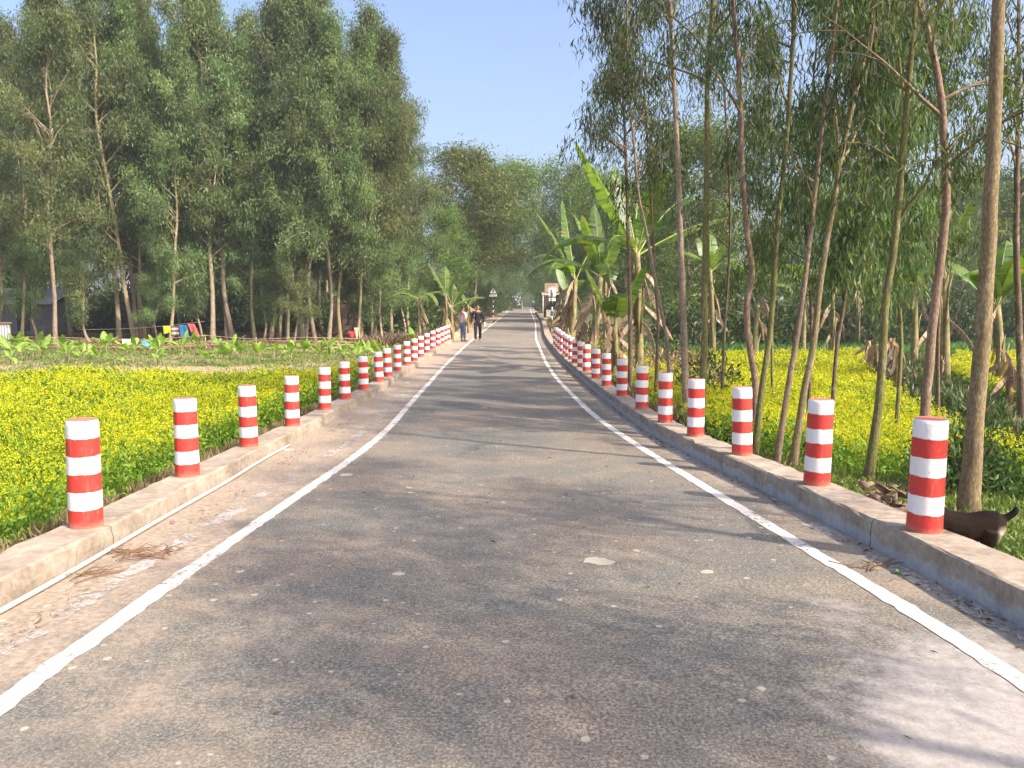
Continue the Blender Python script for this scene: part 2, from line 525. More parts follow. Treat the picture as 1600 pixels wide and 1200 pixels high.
def road_mat():
    m, nt, p = new_mat('worn_asphalt')
    co = geo_pos(nt)
    dust = N(nt, 'ShaderNodeAttribute', attribute_name='dust').outputs['Fac']
    cem = N(nt, 'ShaderNodeAttribute', attribute_name='cement').outputs['Fac']
    nb = noise(nt, .55, 5, .6, co)
    nm = noise(nt, 3.0, 6, .7, co)
    nf = noise(nt, 75, 3, .75, co)
    ng = noise(nt, 190, 2, .8, co)
    # stones in the bitumen
    vo = N(nt, 'ShaderNodeTexVoronoi'); vo.inputs['Scale'].default_value = 62; nt.links.new(co, vo.inputs['Vector'])
    base = ramp(nt, [(.34, (.058, .059, .055)), (.5, (.128, .128, .117)), (.66, (.36, .345, .30))])
    nt.links.new(math_(nt, 'ADD', math_(nt, 'MULTIPLY', nf, .62), math_(nt, 'MULTIPLY', ng, .38)), base.inputs[0])
    stone = mixc(nt, math_(nt, 'MULTIPLY', sstep(nt, vo.outputs['Color'], .72, .95), .5), base.outputs[0], (.30, .26, .22))
    # brown dust lying in the texture
    dm = math_(nt, 'ADD', math_(nt, 'MULTIPLY', nb, .75), math_(nt, 'MULTIPLY', nm, .45))
    dcol = ramp(nt, [(.38, (.15, .112, .082)), (.62, (.45, .355, .26))])
    nt.links.new(nf, dcol.inputs[0])
    c = mixc(nt, math_(nt, 'MULTIPLY', sstep(nt, dm, .47, .76), .6), stone, dcol.outputs[0])
    f = sstep(nt, math_(nt, 'ADD', dust, math_(nt, 'MULTIPLY_ADD', nm, .9, -.45)), .25, .8)
    sand = ramp(nt, [(.36, (.25, .195, .145)), (.64, (.46, .375, .29))])
    nt.links.new(noise(nt, 30, 6, .7, co), sand.inputs[0])
    c = mixc(nt, math_(nt, 'MULTIPLY', f, .92), c, sand.outputs[0])
    cemc = ramp(nt, [(.3, (.30, .27, .245)), (.7, (.50, .46, .43))])
    nt.links.new(noise(nt, 18, 7, .75, co), cemc.inputs[0])
    f2 = sstep(nt, math_(nt, 'ADD', cem, math_(nt, 'MULTIPLY_ADD', noise(nt, 5, 7, .75, co), 1.1, -.55)), .32, .75)
    c = mixc(nt, math_(nt, 'MULTIPLY', f2, .85), c, cemc.outputs[0])
    # splashes of dried cement, each with its own size
    for sc, lo, rmax, tint in ((1.25, .42, .12, (.52, .48, .38)), (3.4, .62, .13, (.50, .45, .36)), (11, .74, .20, (.50, .43, .35))):
        wob = N(nt, 'ShaderNodeVectorMath', operation='ADD')
        nv = N(nt, 'ShaderNodeTexNoise'); nv.inputs['Scale'].default_value = 9 * sc ** .5; nt.links.new(co, nv.inputs['Vector'])
        sc2 = N(nt, 'ShaderNodeVectorMath', operation='SCALE'); sc2.inputs['Scale'].default_value = .16 / sc
        nt.links.new(nv.outputs['Color'], sc2.inputs[0])
        nt.links.new(co, wob.inputs[0]); nt.links.new(sc2.outputs[0], wob.inputs[1])
        v = N(nt, 'ShaderNodeTexVoronoi'); v.inputs['Scale'].default_value = sc; nt.links.new(wob.outputs[0], v.inputs['Vector'])
        sx = N(nt, 'ShaderNodeSeparateColor'); nt.links.new(v.outputs['Color'], sx.inputs[0])
        keep = sstep(nt, sx.outputs[0], lo, lo + .01)
        rad = math_(nt, 'MULTIPLY', math_(nt, 'MULTIPLY_ADD', sx.outputs[1], .8, .2), rmax)
        ins = math_(nt, 'MULTIPLY', math_(nt, 'LESS_THAN', v.outputs['Distance'], rad), keep)
        c = mixc(nt, math_(nt, 'MULTIPLY', ins, .75), c, tint)
    nt.links.new(c, p.inputs['Base Color'])
    p.inputs['Roughness'].default_value = .9; p.inputs['Specular IOR Level'].default_value = .22
    h = math_(nt, 'ADD', math_(nt, 'MULTIPLY', nf, .7), math_(nt, 'MULTIPLY', ng, .5))
    bump(nt, p, h, .55, .012)
    return m


Yr = np.concatenate([np.arange(-8, 14, .12), np.arange(14, 40, .3), np.arange(40, 300, 2.0)])
road, RV = strip('road', lambda y: np.where(y < 37, BLX(y) + KW - .02, XL(y) - .9), lambda y: np.where(y < 99, BRX(y) - KW + .02, XR(y) + .7), Yr, 0.0, 40, road_mat())
X, Y = RV[:, 0], RV[:, 1]
dl, dr = X - XL(Y), XR(Y) - X
dust = np.maximum(ss(-dl, -.5, .45) * .85, ss(-dr, -.3, .55) * .72)
dust = np.maximum(dust, .44 * ss(-Y, -6.5, -3) * ss(-X, -.6, 1.6))
dust = np.maximum(dust, .25 * ss(Y, 24, 50))
cem = np.maximum(1.4 * np.exp(-((X - 2.05) / .85) ** 2 - ((Y - 2.1) / 1.3) ** 2), .50 * np.exp(-((X - 1.62) / .33) ** 2 - ((Y - 3.75) / .55) ** 2))
cem = np.maximum(cem, .55 * np.exp(-((X - XR(Y) - .35) / .2) ** 2) * (Y < 12))
for nm_, arr in (('dust', dust), ('cement', cem)):
    a = road.data.attributes.new(nm_, 'FLOAT', 'POINT')
    a.data.foreach_set('value', arr.astype(np.float32))
tag(road, kind='structure')


def line_mat(name, c, wear):
    m, nt, p = new_mat(name)
    co = geo_pos(nt)
    n = math_(nt, 'ADD', math_(nt, 'MULTIPLY', noise(nt, 22, 7, .8, co), .6), math_(nt, 'MULTIPLY', noise(nt, 2.3, 4, .6, co), .4))
    n3 = noise(nt, 60, 3, .6, co)
    nt.links.new(mixc(nt, sstep(nt, n3, .3, .8), tuple(x * .82 for x in c), c), p.inputs['Base Color'])
    p.inputs['Roughness'].default_value = .75
    tr = N(nt, 'ShaderNodeBsdfTransparent')
    mx = N(nt, 'ShaderNodeMixShader')
    nt.links.new(sstep(nt, n, wear - .06, wear + .05), mx.inputs[0])
    nt.links.new(tr.outputs[0], mx.inputs[1]); nt.links.new(p.outputs[0], mx.inputs[2])
    nt.links.new(mx.outputs[0], nt.nodes['Material Output'].inputs[0])
    return m


Yl = np.concatenate([np.arange(-6, 14, .07), np.arange(14, 40, .3), np.arange(40, 215, 2.0)])
lm = line_mat('road_paint', (.66, .63, .58), .425)
fm = line_mat('worn_road_paint', (.50, .45, .395), .51)
for nm_, f, s in (('edge_line', XL, -1), ('edge_line', XR, 1)):
    o, _ = strip(nm_, lambda y: f(y) - .053, lambda y: f(y) + .053, Yl, .004, 2, lm, .005)
    tag(o, kind='structure')
Yf = np.arange(-4, 18, .07)
for f, s in ((XL, -1), (XR, 1)):
    o, _ = strip('faded_edge_line', lambda y: f(y) + s * .33 - .055, lambda y: f(y) + s * .33 + .065, Yf, .004, 2, fm, .012)
    tag(o, kind='structure')


def kerb_mat(name, band):
    m, nt, p = new_mat(name)
    co = geo_pos(nt)
    hgt = N(nt, 'ShaderNodeAttribute', attribute_name='hgt').outputs['Fac']
    n1 = noise(nt, 2.2, 6, .65, co); n2 = noise(nt, 16, 7, .72, co); n3 = noise(nt, 70, 3, .6, co)
    r = ramp(nt, [(.36, (.21, .17, .13)), (.5, (.335, .28, .22)), (.64, (.46, .40, .33))])
    nt.links.new(math_(nt, 'ADD', math_(nt, 'MULTIPLY', n1, .5), math_(nt, 'MULTIPLY', n2, .5)), r.inputs[0])
    c = mixc(nt, math_(nt, 'MULTIPLY', sstep(nt, n3, .55, .75), .35), r.outputs[0], (.17, .13, .10))
    # thin smear of grey cement left along the foot
    f = sstep(nt, math_(nt, 'ADD', hgt, math_(nt, 'MULTIPLY_ADD', noise(nt, 3.2, 5, .7, co), -.9, .45)), band + .1, band - .1)
    g = ramp(nt, [(.3, (.30, .31, .32)), (.7, (.47, .48, .50))]); nt.links.new(n2, g.inputs[0])
    c = mixc(nt, math_(nt, 'MULTIPLY', f, .85), c, g.outputs[0])
    mps = N(nt, 'ShaderNodeMapping'); mps.inputs['Scale'].default_value = (1.0, 3.2, .35); nt.links.new(co, mps.inputs['Vector'])
    st = sstep(nt, noise(nt, 2.0, 5, .75, mps.outputs[0]), .57, .72)
    c = mixc(nt, math_(nt, 'MULTIPLY', st, .55), c, (.13, .095, .07))
    sy = N(nt, 'ShaderNodeSeparateXYZ'); nt.links.new(co, sy.inputs[0])
    jt = math_(nt, 'ABSOLUTE', math_(nt, 'SUBTRACT', math_(nt, 'MODULO', math_(nt, 'ADD', math_(nt, 'ADD', sy.outputs[1], 40), math_(nt, 'MULTIPLY', n2, .05)), 2.9), 1.45))
    c = mixc(nt, math_(nt, 'MULTIPLY', sstep(nt, jt, .009, .004), .75), c, (.07, .055, .045))
    nt.links.new(c, p.inputs['Base Color'])
    p.inputs['Roughness'].default_value = .92; p.inputs['Specular IOR Level'].default_value = .15
    bump(nt, p, math_(nt, 'ADD', n2, math_(nt, 'MULTIPLY', n3, .4)), .3, .01)
    return m


def kerb(name, fx, sgn, h, y0, y1, mat):
    """sgn: side on which the road lies"""
    Y = np.concatenate([np.arange(y0, min(y1, 20), .15), np.arange(20, y1 + .01, .5)]) if y1 > 20 else np.arange(y0, y1, .15)
    prof = [(-1, -.5, 0), (-1, .93, 1), (-.9, 1.0, 1), (.9, 1.0, 1), (1, .93, 1), (1.02, .45, .45), (1.03, -.3, 0)]
    V, hg = [], []
    for y in Y:
        cx = float(fx(y)); z = float(ZR(y))
        for (u, w, g) in prof:
            jx, jz = random.gauss(0, .005), random.gauss(0, .003)
            if w > .9 and random.random() < .07: jz -= random.uniform(.006, .02); jx -= u * random.uniform(0, .012)
            V.append((cx + sgn * u * KW + jx, y, z + w * h + jz)); hg.append(max(0, w))
    n = len(prof)
    F = []
    for i in range(len(Y) - 1):
        for k in range(n - 1):
            q = (i * n + k, i * n + k + 1, (i + 1) * n + k + 1, (i + 1) * n + k)
            F.append(q if sgn > 0 else q[::-1])
    F.append(tuple(range(n)) if sgn < 0 else tuple(range(n))[::-1])
    e = (len(Y) - 1) * n
    F.append(tuple(e + k for k in range(n)) if sgn > 0 else tuple(e + k for k in range(n))[::-1])
    me = bpy.data.meshes.new(name)
    me.from_pydata(V, [], F); me.update()
    a = me.attributes.new('hgt', 'FLOAT', 'POINT'); a.data.foreach_set('value', np.array(hg, np.float32))
    o = link(name, me, None, mat)
    tag(o, kind='structure')


kerb('kerb_left', BLX, 1, KHL, -4, 36.9, kerb_mat('kerb_concrete', .12))
kerb('kerb_right', BRX, -1, KHR, -4, 99, kerb_mat('kerb_concrete_smeared', .42))


# ------------------------------------------------------------------ bollards
def bollard_mat():
    m, nt, p = new_mat('banded_paint')
    co = obj_co(nt)
    sx = N(nt, 'ShaderNodeSeparateXYZ'); nt.links.new(co, sx.inputs[0])
    oi = N(nt, 'ShaderNodeObjectInfo')
    w = N(nt, 'ShaderNodeVectorMath', operation='ADD'); nt.links.new(co, w.inputs[0])
    cb = N(nt, 'ShaderNodeCombineXYZ'); nt.links.new(math_(nt, 'MULTIPLY', oi.outputs['Random'], 37.0), cb.inputs[0])
    nt.links.new(cb.outputs[0], w.inputs[1])
    co2 = w.outputs[0]
    z = math_(nt, 'ADD', sx.outputs[2], math_(nt, 'MULTIPLY_ADD', noise(nt, 14, 6, .65, co2), .026, -.013))
    k = math_(nt, 'MODULO', math_(nt, 'MULTIPLY', z, 1 / (.70 / 3)), 1.0)
    isw = sstep(nt, k, .493, .507)
    n1 = noise(nt, 7, 6, .7, co2); n2 = noise(nt, 38, 5, .65, co2)
    red = mixc(nt, n1, (.47, .034, .026), (.62, .058, .045))
    whi = mixc(nt, sstep(nt, n1, .55, .8), (.80, .79, .77), (.60, .57, .54))
    c = mixc(nt, isw, red, whi)
    top = sstep(nt, sx.outputs[2], .6935, .697)
    c = mixc(nt, top, c, mixc(nt, n2, (.48, .10, .08), (.62, .25, .21)))
    # scuffs and mud splashes
    mv = N(nt, 'ShaderNodeMapping'); mv.inputs['Scale'].default_value = (9, 9, 1.2); nt.links.new(co2, mv.inputs['Vector'])
    dr_ = noise(nt, 3.0, 5, .7, mv.outputs[0])
    c = mixc(nt, math_(nt, 'MULTIPLY', sstep(nt, dr_, .56, .72), .28), c, (.36, .27, .21))
    c = mixc(nt, math_(nt, 'MULTIPLY', sstep(nt, n2, .62, .72), .55), c, (.40, .35, .30))
    c = mixc(nt, math_(nt, 'MULTIPLY', sstep(nt, math_(nt, 'ADD', sx.outputs[2], math_(nt, 'MULTIPLY', n1, -.12)), .0, -.06), .55), c, (.40, .25, .18))
    nt.links.new(c, p.inputs['Base Color'])
    p.inputs['Roughness'].default_value = .5; p.inputs['Specular IOR Level'].default_value = .35
    bump(nt, p, math_(nt, 'ADD', n2, math_(nt, 'MULTIPLY', n1, .8)), .35, .012)
    return m


def bollard_mesh(seed):
    r = random.Random(seed)
    bm = bmesh.new()
    n = 32
    zs = [-.03, 0, .06, .14, .22, .30, .38, .46, .54, .62, .672, .690, .698]
    rs = [.103, .103, .102, .1015, .101, .100, .0995, .099, .0985, .0975, .097, .094, .086]
    ph = [r.uniform(0, 6.28) for _ in range(3)]
    rings = []
    for z, ra in zip(zs, rs):
        ring = []
        for k in range(n):
            a = k * 2 * math.pi / n
            q = ra * (1 + .008 * math.sin(2 * a + ph[0]) + .006 * math.sin(3 * a + ph[1] + z * 6) + r.gauss(0, .0025))
            ring.append(bm.verts.new((q * math.cos(a), q * math.sin(a), z)))
        rings.append(ring)
    for a, b in zip(rings, rings[1:]):
        for k in range(n):
            bm.faces.new((a[k], a[(k + 1) % n], b[(k + 1) % n], b[k])).smooth = True
    c = bm.verts.new((0, 0, .700))
    for k in range(n):
        bm.faces.new((rings[-1][k], rings[-1][(k + 1) % n], c))
    me = bpy.data.meshes.new('bollard')
    bm.to_mesh(me); bm.free()
    return me


bolm = bollard_mat()
bmeshes = [bollard_mesh(i) for i in range(5)]
for me in bmeshes: me.materials.append(bolm)
PXL = [134, 292, 388, 456, 507, 539, 568, 592, 606, 621, 636, 647, 657, 667, 676, 684, 690, 695, 700]
PXR = [1445, 1276, 1160, 1087, 1040, 1003, 972, 948, 931, 916.5, 908, 899, 893, 888, 884, 879, 875, 871.5, 868]


def solve_row(px, f):
    best = None
    for y in np.arange(3, 45, .02):
        e = abs(float(f(y)) / (y * 1.0) - (px - 800) / 1200 / (CS + (.122 - (1.5 - float(ZR(y)) - .15) / y) * SN))
        if best is None or e < best[0]: best = (e, y)
    return best[1]


for row, f, h, gname, side in ((PXL, BLX, KHL, 'red and white bollards on the kerb by the banana sapling plot', 'on the kerb with the white pipe'),
                               (PXR, BRX, KHR, 'red and white bollards on the kerb under the tall thin trees', 'on the kerb under the thin trees')):
    prev = 0
    for i, px in enumerate(row):
        y = solve_row(px, f)
        y = max(y, prev + 1.0); prev = y
        o = bpy.data.objects.new('bollard', bmeshes[i % 5])
        col.objects.link(o)
        o.location = (float(f(y)), y, float(ZR(y)) + h)
        o.rotation_euler = (random.gauss(0, .016), random.gauss(0, .016), random.uniform(0, 6.28))
        if f is BRX and i == 0:
            lab = 'red and white banded bollard in front of the dark goat'
        else:
            lab = f'red and white bollard, {nth(i)} from the camera {side}'
        tag(o, lab, 'bollard', gname)


# ------------------------------------------------------------------ trees
def grow(rng, path, rad, z0, z1, nb, blen, up, droop, nsp, k, sig, L, W, sub=0, side=None, tr_n=9):
    """trunk tube with limbs, and the leaves that hang on them"""
    tb = MB()
    path = [Vector(p) for p in path]
    # resample smoothly
    fine = []
    n = len(path)
    for i in range(n - 1):
        p0, p1, p2, p3 = path[max(i - 1, 0)], path[i], path[i + 1], path[min(i + 2, n - 1)]
        for s in range(4):
            t = s / 4
            fine.append(.5 * ((2 * p1) + (p2 - p0) * t + (2 * p0 - 5 * p1 + 4 * p2 - p3) * t * t + (3 * p1 - p0 - 3 * p2 + p3) * t ** 3))
    fine.append(path[-1])
    zb, zt = fine[0].z, fine[-1].z
    rr = []
    for p in fine:
        u = (p.z - zb) / (zt - zb)
        rr.append(max(.008, rad * ((1 - u) ** .75) * (1 + .6 * math.exp(-u * 30)) + .006))
    for j in range(1, len(fine) - 1):
        fine[j] = fine[j] + Vector((rng.normal() * rad * .05, rng.normal() * rad * .05, 0))
    tb.tube(fine, rr, tr_n)
    Ps, Ds, Cl = [], [], []

    def spray(c, d, clump):
        kk = max(3, int(k * rng.uniform(.6, 1.4)))
        P = np.array(c)[None] + rng.normal(size=(kk, 3)) * np.array([sig, sig, sig * 1.15])
        D = np.array(d)[None] * .35 + np.array([0, 0, -droop])[None] + rng.normal(size=(kk, 3)) * .42
        Ps.append(P); Ds.append(D); Cl.append(np.clip(clump * .55 + rng.uniform(size=kk) * .45 + rng.normal() * .05, 0, 1))

    def limb(p0, d, ln, r0, depth):
        pts = [p0]; dd = Vector(d).normalized()
        ns = 6
        for s in range(ns):
            bend = Vector((rng.normal() * .16, rng.normal() * .16, -.06 * droop - .02 * s * droop + (.05 if depth == 0 else 0)))
            dd = (dd + bend).normalized()
            pts.append(pts[-1] + dd * ln / ns)
        tb.tube(pts, [max(.0035, r0 * (1 - .9 * i / ns)) for i in range(ns + 1)], 5 if depth == 0 else 4, caps=False)
        cl = rng.uniform()
        for s in range(nsp):
            t = rng.uniform(.3, 1.02)
            i = min(ns - 1, int(t * ns)); q = pts[i].lerp(pts[i + 1], t * ns - i)
            spray(q, pts[i + 1] - pts[i], np.clip(cl + rng.normal() * .22, 0, 1))
        if depth < sub:
            for s in range(3):
                t = rng.uniform(.3, .85); i = min(ns - 1, int(t * ns)); q = pts[i].lerp(pts[i + 1], t * ns - i)
                ax = (dd + Vector(rng.normal(size=3)) * .75).normalized()
                limb(q, ax, ln * rng.uniform(.4, .65), r0 * .5, depth + 1)

    for b in range(nb):
        u = (b + rng.uniform()) / nb
        zz = z0 + (z1 - z0) * u
        i = 0
        while i < len(fine) - 2 and fine[i + 1].z < zz: i += 1
        t = np.clip((zz - fine[i].z) / max(1e-6, fine[i + 1].z - fine[i].z), 0, 1)
        q = fine[i].lerp(fine[i + 1], float(t))
        az = rng.uniform(0, 2 * math.pi) if side is None or rng.uniform() < .35 else rng.normal(side, .8)
        el = up + rng.normal() * .22 + u * .25
        d = Vector((math.cos(az) * math.cos(el), math.sin(az) * math.cos(el), math.sin(el)))
        ln = blen(u) * rng.uniform(.55, 1.45)
        limb(q, d, ln, rr[i] * .5 + .004, 0)
    for s in range(int(nsp * 2.5)):
        q = fine[-1] + Vector(rng.normal(size=3)) * sig * 1.2
        spray(q, Vector((0, 0, 1)), rng.uniform())
    P, D, C = np.concatenate(Ps), np.concatenate(Ds), np.concatenate(Cl)
    n = len(P)
    V, F = leaf_quads(P, D, L * rng.uniform(.6, 1.3, n), W * rng.uniform(.7, 1.25, n), .10, rng)
    return tb, V, F, C


def tree_obj(name, res, bark, leaf, label=None, cat='tree', group=None, loc=(0, 0, 0)):
    tb, V, F, C = res
    root = empty(name, loc)
    tag(root, label, cat, group)
    tb.build('trunk', bark, root)
    me = np_mesh('crown', V, F, C)
    link('crown', me, root, leaf)
    return root


# --- the tall thin trees along the right verge: each trunk follows its own line
def px_path(pts, Y, lean=0.0, top=None, base=None):
    """pixel polyline bottom to top; the tree stands Y metres ahead, top: height it reaches above the frame"""
    out = []
    y0 = pts[0][1]
    for (x, y) in pts:
        out.append(at(x, y, Y))
    if base is not None:
        out[0].z = base
    d = (out[-1] - out[-2]).normalized()
    z = out[-1].z
    while top and out[-1].z < top:
        d = (d + Vector((random.gauss(0, .06), random.gauss(0, .06), .25))).normalized()
        out.append(out[-1] + d * 1.1)
    return out


def ground_fit(px, py, Y0=4.0):
    """distance at which the ground is seen at the pixel"""
    for y in np.arange(Y0, 60, .05):
        p = at(px, py, y)
        if p.z <= gz(p.x, p.y): return float(y)
    return 60.0


NEAR = [
    # pixels bottom->top, distance (None: where the base meets the ground), radius, bark, top, branch start, nb, label
    ([(1513, 803), (1529, 600), (1541, 450), (1548, 300), (1555, 150), (1563, -40)], None, .088, 'bark_near', 11.5, 4.2, 24, 'thickest smooth brown trunk, standing behind the goat'),
    ([(1355, 752), (1372, 640), (1379, 560), (1384, 470), (1398, 380), (1408, 275), (1418, 150), (1428, 40)], None, .056, 'bark_olive', 9.5, 2.3, 26, 'slim olive trunk curving up beside the heap of dry bark'),
    ([(1438, 760), (1446, 640), (1456, 520), (1464, 450), (1476, 350), (1478, 280), (1470, 150), (1455, 70), (1438, 5)], 8.6, .062, 'bark_red', 10.0, 2.9, 22, 'crooked reddish trunk rising behind the bollard that hides the goat'),
    ([(1237, 730), (1255, 620), (1270, 545), (1282, 440), (1302, 320), (1320, 215), (1350, 90), (1366, 0)], None, .050, 'bark_near', 9.5, 2.6, 22, 'slim grey trunk leaning towards the field from beside the second bollard'),
    ([(1212, 705), (1232, 600), (1246, 520), (1262, 400), (1275, 287), (1287, 175), (1300, 80)], 9.6, .042, 'bark_dark', 9.0, 2.2, 22, 'thin dark trunk between the yellow-green trunk and the slim grey one'),
    ([(1178, 700), (1190, 610), (1205, 500), (1215, 350), (1225, 260), (1235, 130), (1242, 0)], 10.2, .047, 'bark_olive', 11.0, 3.6, 20, 'straight yellow-green trunk growing close behind the third bollard'),
    ([(1176, 705), (1180, 600), (1168, 522), (1168, 465), (1175, 430), (1167, 360), (1160, 270), (1157, 175), (1153, 87), (1145, 0)], 10.8, .056, 'bark_red', 12.0, 4.0, 22, 'crooked reddish brown trunk with an S bend behind the third bollard'),
    ([(1094, 665), (1100, 560), (1101, 469), (1103, 330), (1105, 200), (1106, 100), (1114, 0)], 11.6, .066, 'bark_olive', 12.5, 4.4, 22, 'straight mossy green trunk behind the fourth bollard'),
    ([(1073, 650), (1070, 560), (1066, 450), (1061, 300), (1054, 150), (1046, 0)], 12.4, .066, 'bark_pale', 12.5, 4.6, 24, 'straight pale trunk with peeling bark beside the mossy green one'),
    ([(1050, 620), (1043, 545), (1036, 500), (1024, 440), (1010, 362), (998, 305), (990, 220)], 13.5, .036, 'bark_pale', 8.5, 3.4, 26, 'thin pale stem leaning over towards the banana clump'),
    ([(1022, 610), (1028, 520), (1024, 440), (1020, 360), (1014, 260), (1008, 160)], 14.5, .034, 'bark_dark', 10.0, 3.0, 26, 'thin upright dark stem between pale leaning stem and banana clump'),
    ([(985, 600), (985, 520), (983, 420), (980, 300), (975, 180), (970, 90)], 16.5, .060, 'bark_dark', 11.0, 4.2, 34, 'upright brown trunk closest to the tall banana plants'),
    ([(1297, 690), (1306, 560), (1318, 480), (1330, 400), (1345, 320), (1352, 230)], 10.6, .032, 'bark_dark', 5.5, 1.4, 22, 'short leafy young tree with drooping foliage over the mustard'),
    ([(1400, 640), (1408, 540), (1402, 440), (1398, 360), (1405, 290)], 11.4, .034, 'bark_olive', 6.2, 1.5, 24, 'short leafy young tree beside the dead banana stems'),
    ([(1128, 620), (1132, 520), (1138, 430), (1141, 340), (1138, 250)], 15.0, .034, 'bark_dark', 9.0, 2.6, 26, 'young tree with low foliage between green and reddish trunks'),
    ([(1262, 650), (1268, 520), (1262, 400), (1258, 300)], 13.0, .034, 'bark_dark', 6.4, 1.7, 18, 'short leafy young tree in the mustard behind the slim grey trunk'),
    ([(1470, 620), (1466, 520), (1470, 420), (1462, 300)], 12.6, .034, 'bark_dark', 6.6, 1.7, 18, 'short leafy young tree past the crooked reddish trunk'),
    ([(1210, 600), (1206, 500), (1212, 400), (1206, 320)], 16.0, .034, 'bark_olive', 6.6, 1.7, 20, 'short leafy young tree far behind the yellow-green trunk'),
    ([(1600, 640), (1592, 500), (1588, 380), (1590, 240), (1592, 100)], 13.0, .07, 'bark_dark', 11.0, 3.0, 28, 'dark leafy tree past the thickest trunk at the verge'),
]
for i, (pts, Yd, rad, bark, top, z0, nb, lab) in enumerate(NEAR):
    if i in (1, 3, 4): nb -= 9
    rng = np.random.default_rng(100 + i)
    random.seed(200 + i)
    Yb = Yd if Yd else ground_fit(*pts[0])
    sap = top < 7
    if not sap: top = 4.6 + (top - 4.6) * .62
    P = px_path(pts, Yb, top=top)
    g = gz(P[0].x, P[0].y)
    P[0].z = g - .08
    b = P[0].copy()
    path = [p - b for p in P]
    res = grow(rng, path, rad * .80, z0 - b.z, path[-1].z, nb + 3 if sap else int(nb * .74), (lambda u: 1.0 - .4 * u) if sap else (lambda u: (1.2 if pts[0][0] < 1060 else 1.5) - .6 * u), .85, 1.15, 4 if not sap else 6, 13 if not sap else 16,
               .12 if not sap else .14, .165, .022, sub=1)
    tree_obj('eucalyptus_tree', res, M[bark], M['euc'], lab, 'tree', 'thin eucalyptus trees on the right verge', b)

# trees of the same row that stand beside and behind the camera: they shade the road
for i, (x, y, h) in enumerate([(5.0, 3.2, 7.4), (4.3, .7, 5.6), (5.2, -2.4, 7.0)]):
    rng = np.random.default_rng(300 + i)
    b = Vector((x, y, gz(x, y) - .08))
    path = [Vector((rng.normal() * .12 * k ** .5, rng.normal() * .12 * k ** .5, h * k / 6)) for k in range(7)]
    path[0] = Vector((0, 0, 0))
    res = grow(rng, path, .07, 3.4, h, 15, lambda u: 1.7 - .8 * u, .62, 1.15, 6, 15, .18, .18, .028, sub=1)
    tree_obj('eucalyptus_tree', res, M['bark_near'], M['euc'], f'verge tree beside the viewpoint, {nth(i)} along the row', 'tree', 'thin eucalyptus trees on the right verge', b)


# --- grove on the left: variants shared by many trees
def variant(seed, H, crown0, nb, bl, k, sig, L, W, lean, nsp=5, up=.75, droop=.7):
    rng = np.random.default_rng(seed)
    path = [Vector((0, 0, 0))]
    ax = rng.uniform(0, 6.28)
    for j in range(1, 8):
        t = j / 7
        path.append(Vector((math.cos(ax) * lean * math.sin(t * 2.2) + rng.normal() * .10, math.sin(ax) * lean * math.sin(t * 2.2) + rng.normal() * .12, H * t)))
    return grow(rng, path, .092, crown0, H * .97, nb, bl, up, droop, nsp, k, sig, L, W, sub=1, tr_n=8)


def share(res, bark, leaf):
    tb, V, F, C = res
    t = bpy.data.meshes.new('trunk'); t.from_pydata(tb.v, [], tb.f)
    t.polygons.foreach_set('use_smooth', [True] * len(tb.f)); t.update(); t.materials.append(bark)
    c = np_mesh('crown', V, F, C); c.materials.append(leaf)
    return t, c


def place(name, var, loc, scale, rz, tilt, label, group, cat='tree'):
    root = empty(name, loc, rz)
    root.rotation_euler = (tilt[1], tilt[0], rz)
    root.scale = scale
    tag(root, label, cat, group)
    for nm, me in zip(('trunk', 'crown'), var):
        o = bpy.data.objects.new(nm, me); col.objects.link(o); o.parent = root
    return root


oval = lambda u: .55 + 2.5 * math.sin(min(1, u * 1.0 + .10) * math.pi) ** .8 * (1 - .45 * u)
GV = [share(variant(500 + i, 16.5, 3.3 + .45 * (i % 3), 38, oval, 36, .21, .20, .044, .5, nsp=4), M['bark'], M['aca']) for i in range(5)]
GVs = [share(variant(520 + i, 9.5, 1.9, 26, lambda u: .8 + 1.2 * math.sin(min(1, u + .15) * math.pi), 32, .23, .20, .044, .4), M['bark'], M['aca']) for i in range(3)]

# front row of the grove: pixel of the foot, pixel x of the trunk 150 px higher, pixel y of the top
FRONT = [(33, 541, 20, 60, 'pale'), (86, 546, 45, -45, 'thick pale leaning'), (187, 538, 172, -75, 'yellowish'), (212, 531, 196, -85, 'thick white'),
         (228, 531, 219, 10, 'slender olive'), (265, 541, 253, 40, 'yellow-green'), (332, 529, 318, -70, 'pale forked'), (355, 531, 346, -30, 'thin olive'),
         (366, 526, 364, -75, 'brown'), (399, 526, 397, 60, 'grey'), (423, 529, 416, -30, 'white'), (449, 533, 442, 150, 'thin yellow-green'),
         (473, 530, 470, 0, 'grey brown'), (493, 527, 499, -25, 'tall pale'), (513, 531, 512, 40, 'thin grey'), (533, 530, 552, 35, 'yellow leaning'),
         (565, 531, 560, 50, 'slender pale'), (584, 527, 592, 45, 'stout pale'), (612, 524, 624, 70, 'dark'), (640, 520, 652, 165, 'short dark')]
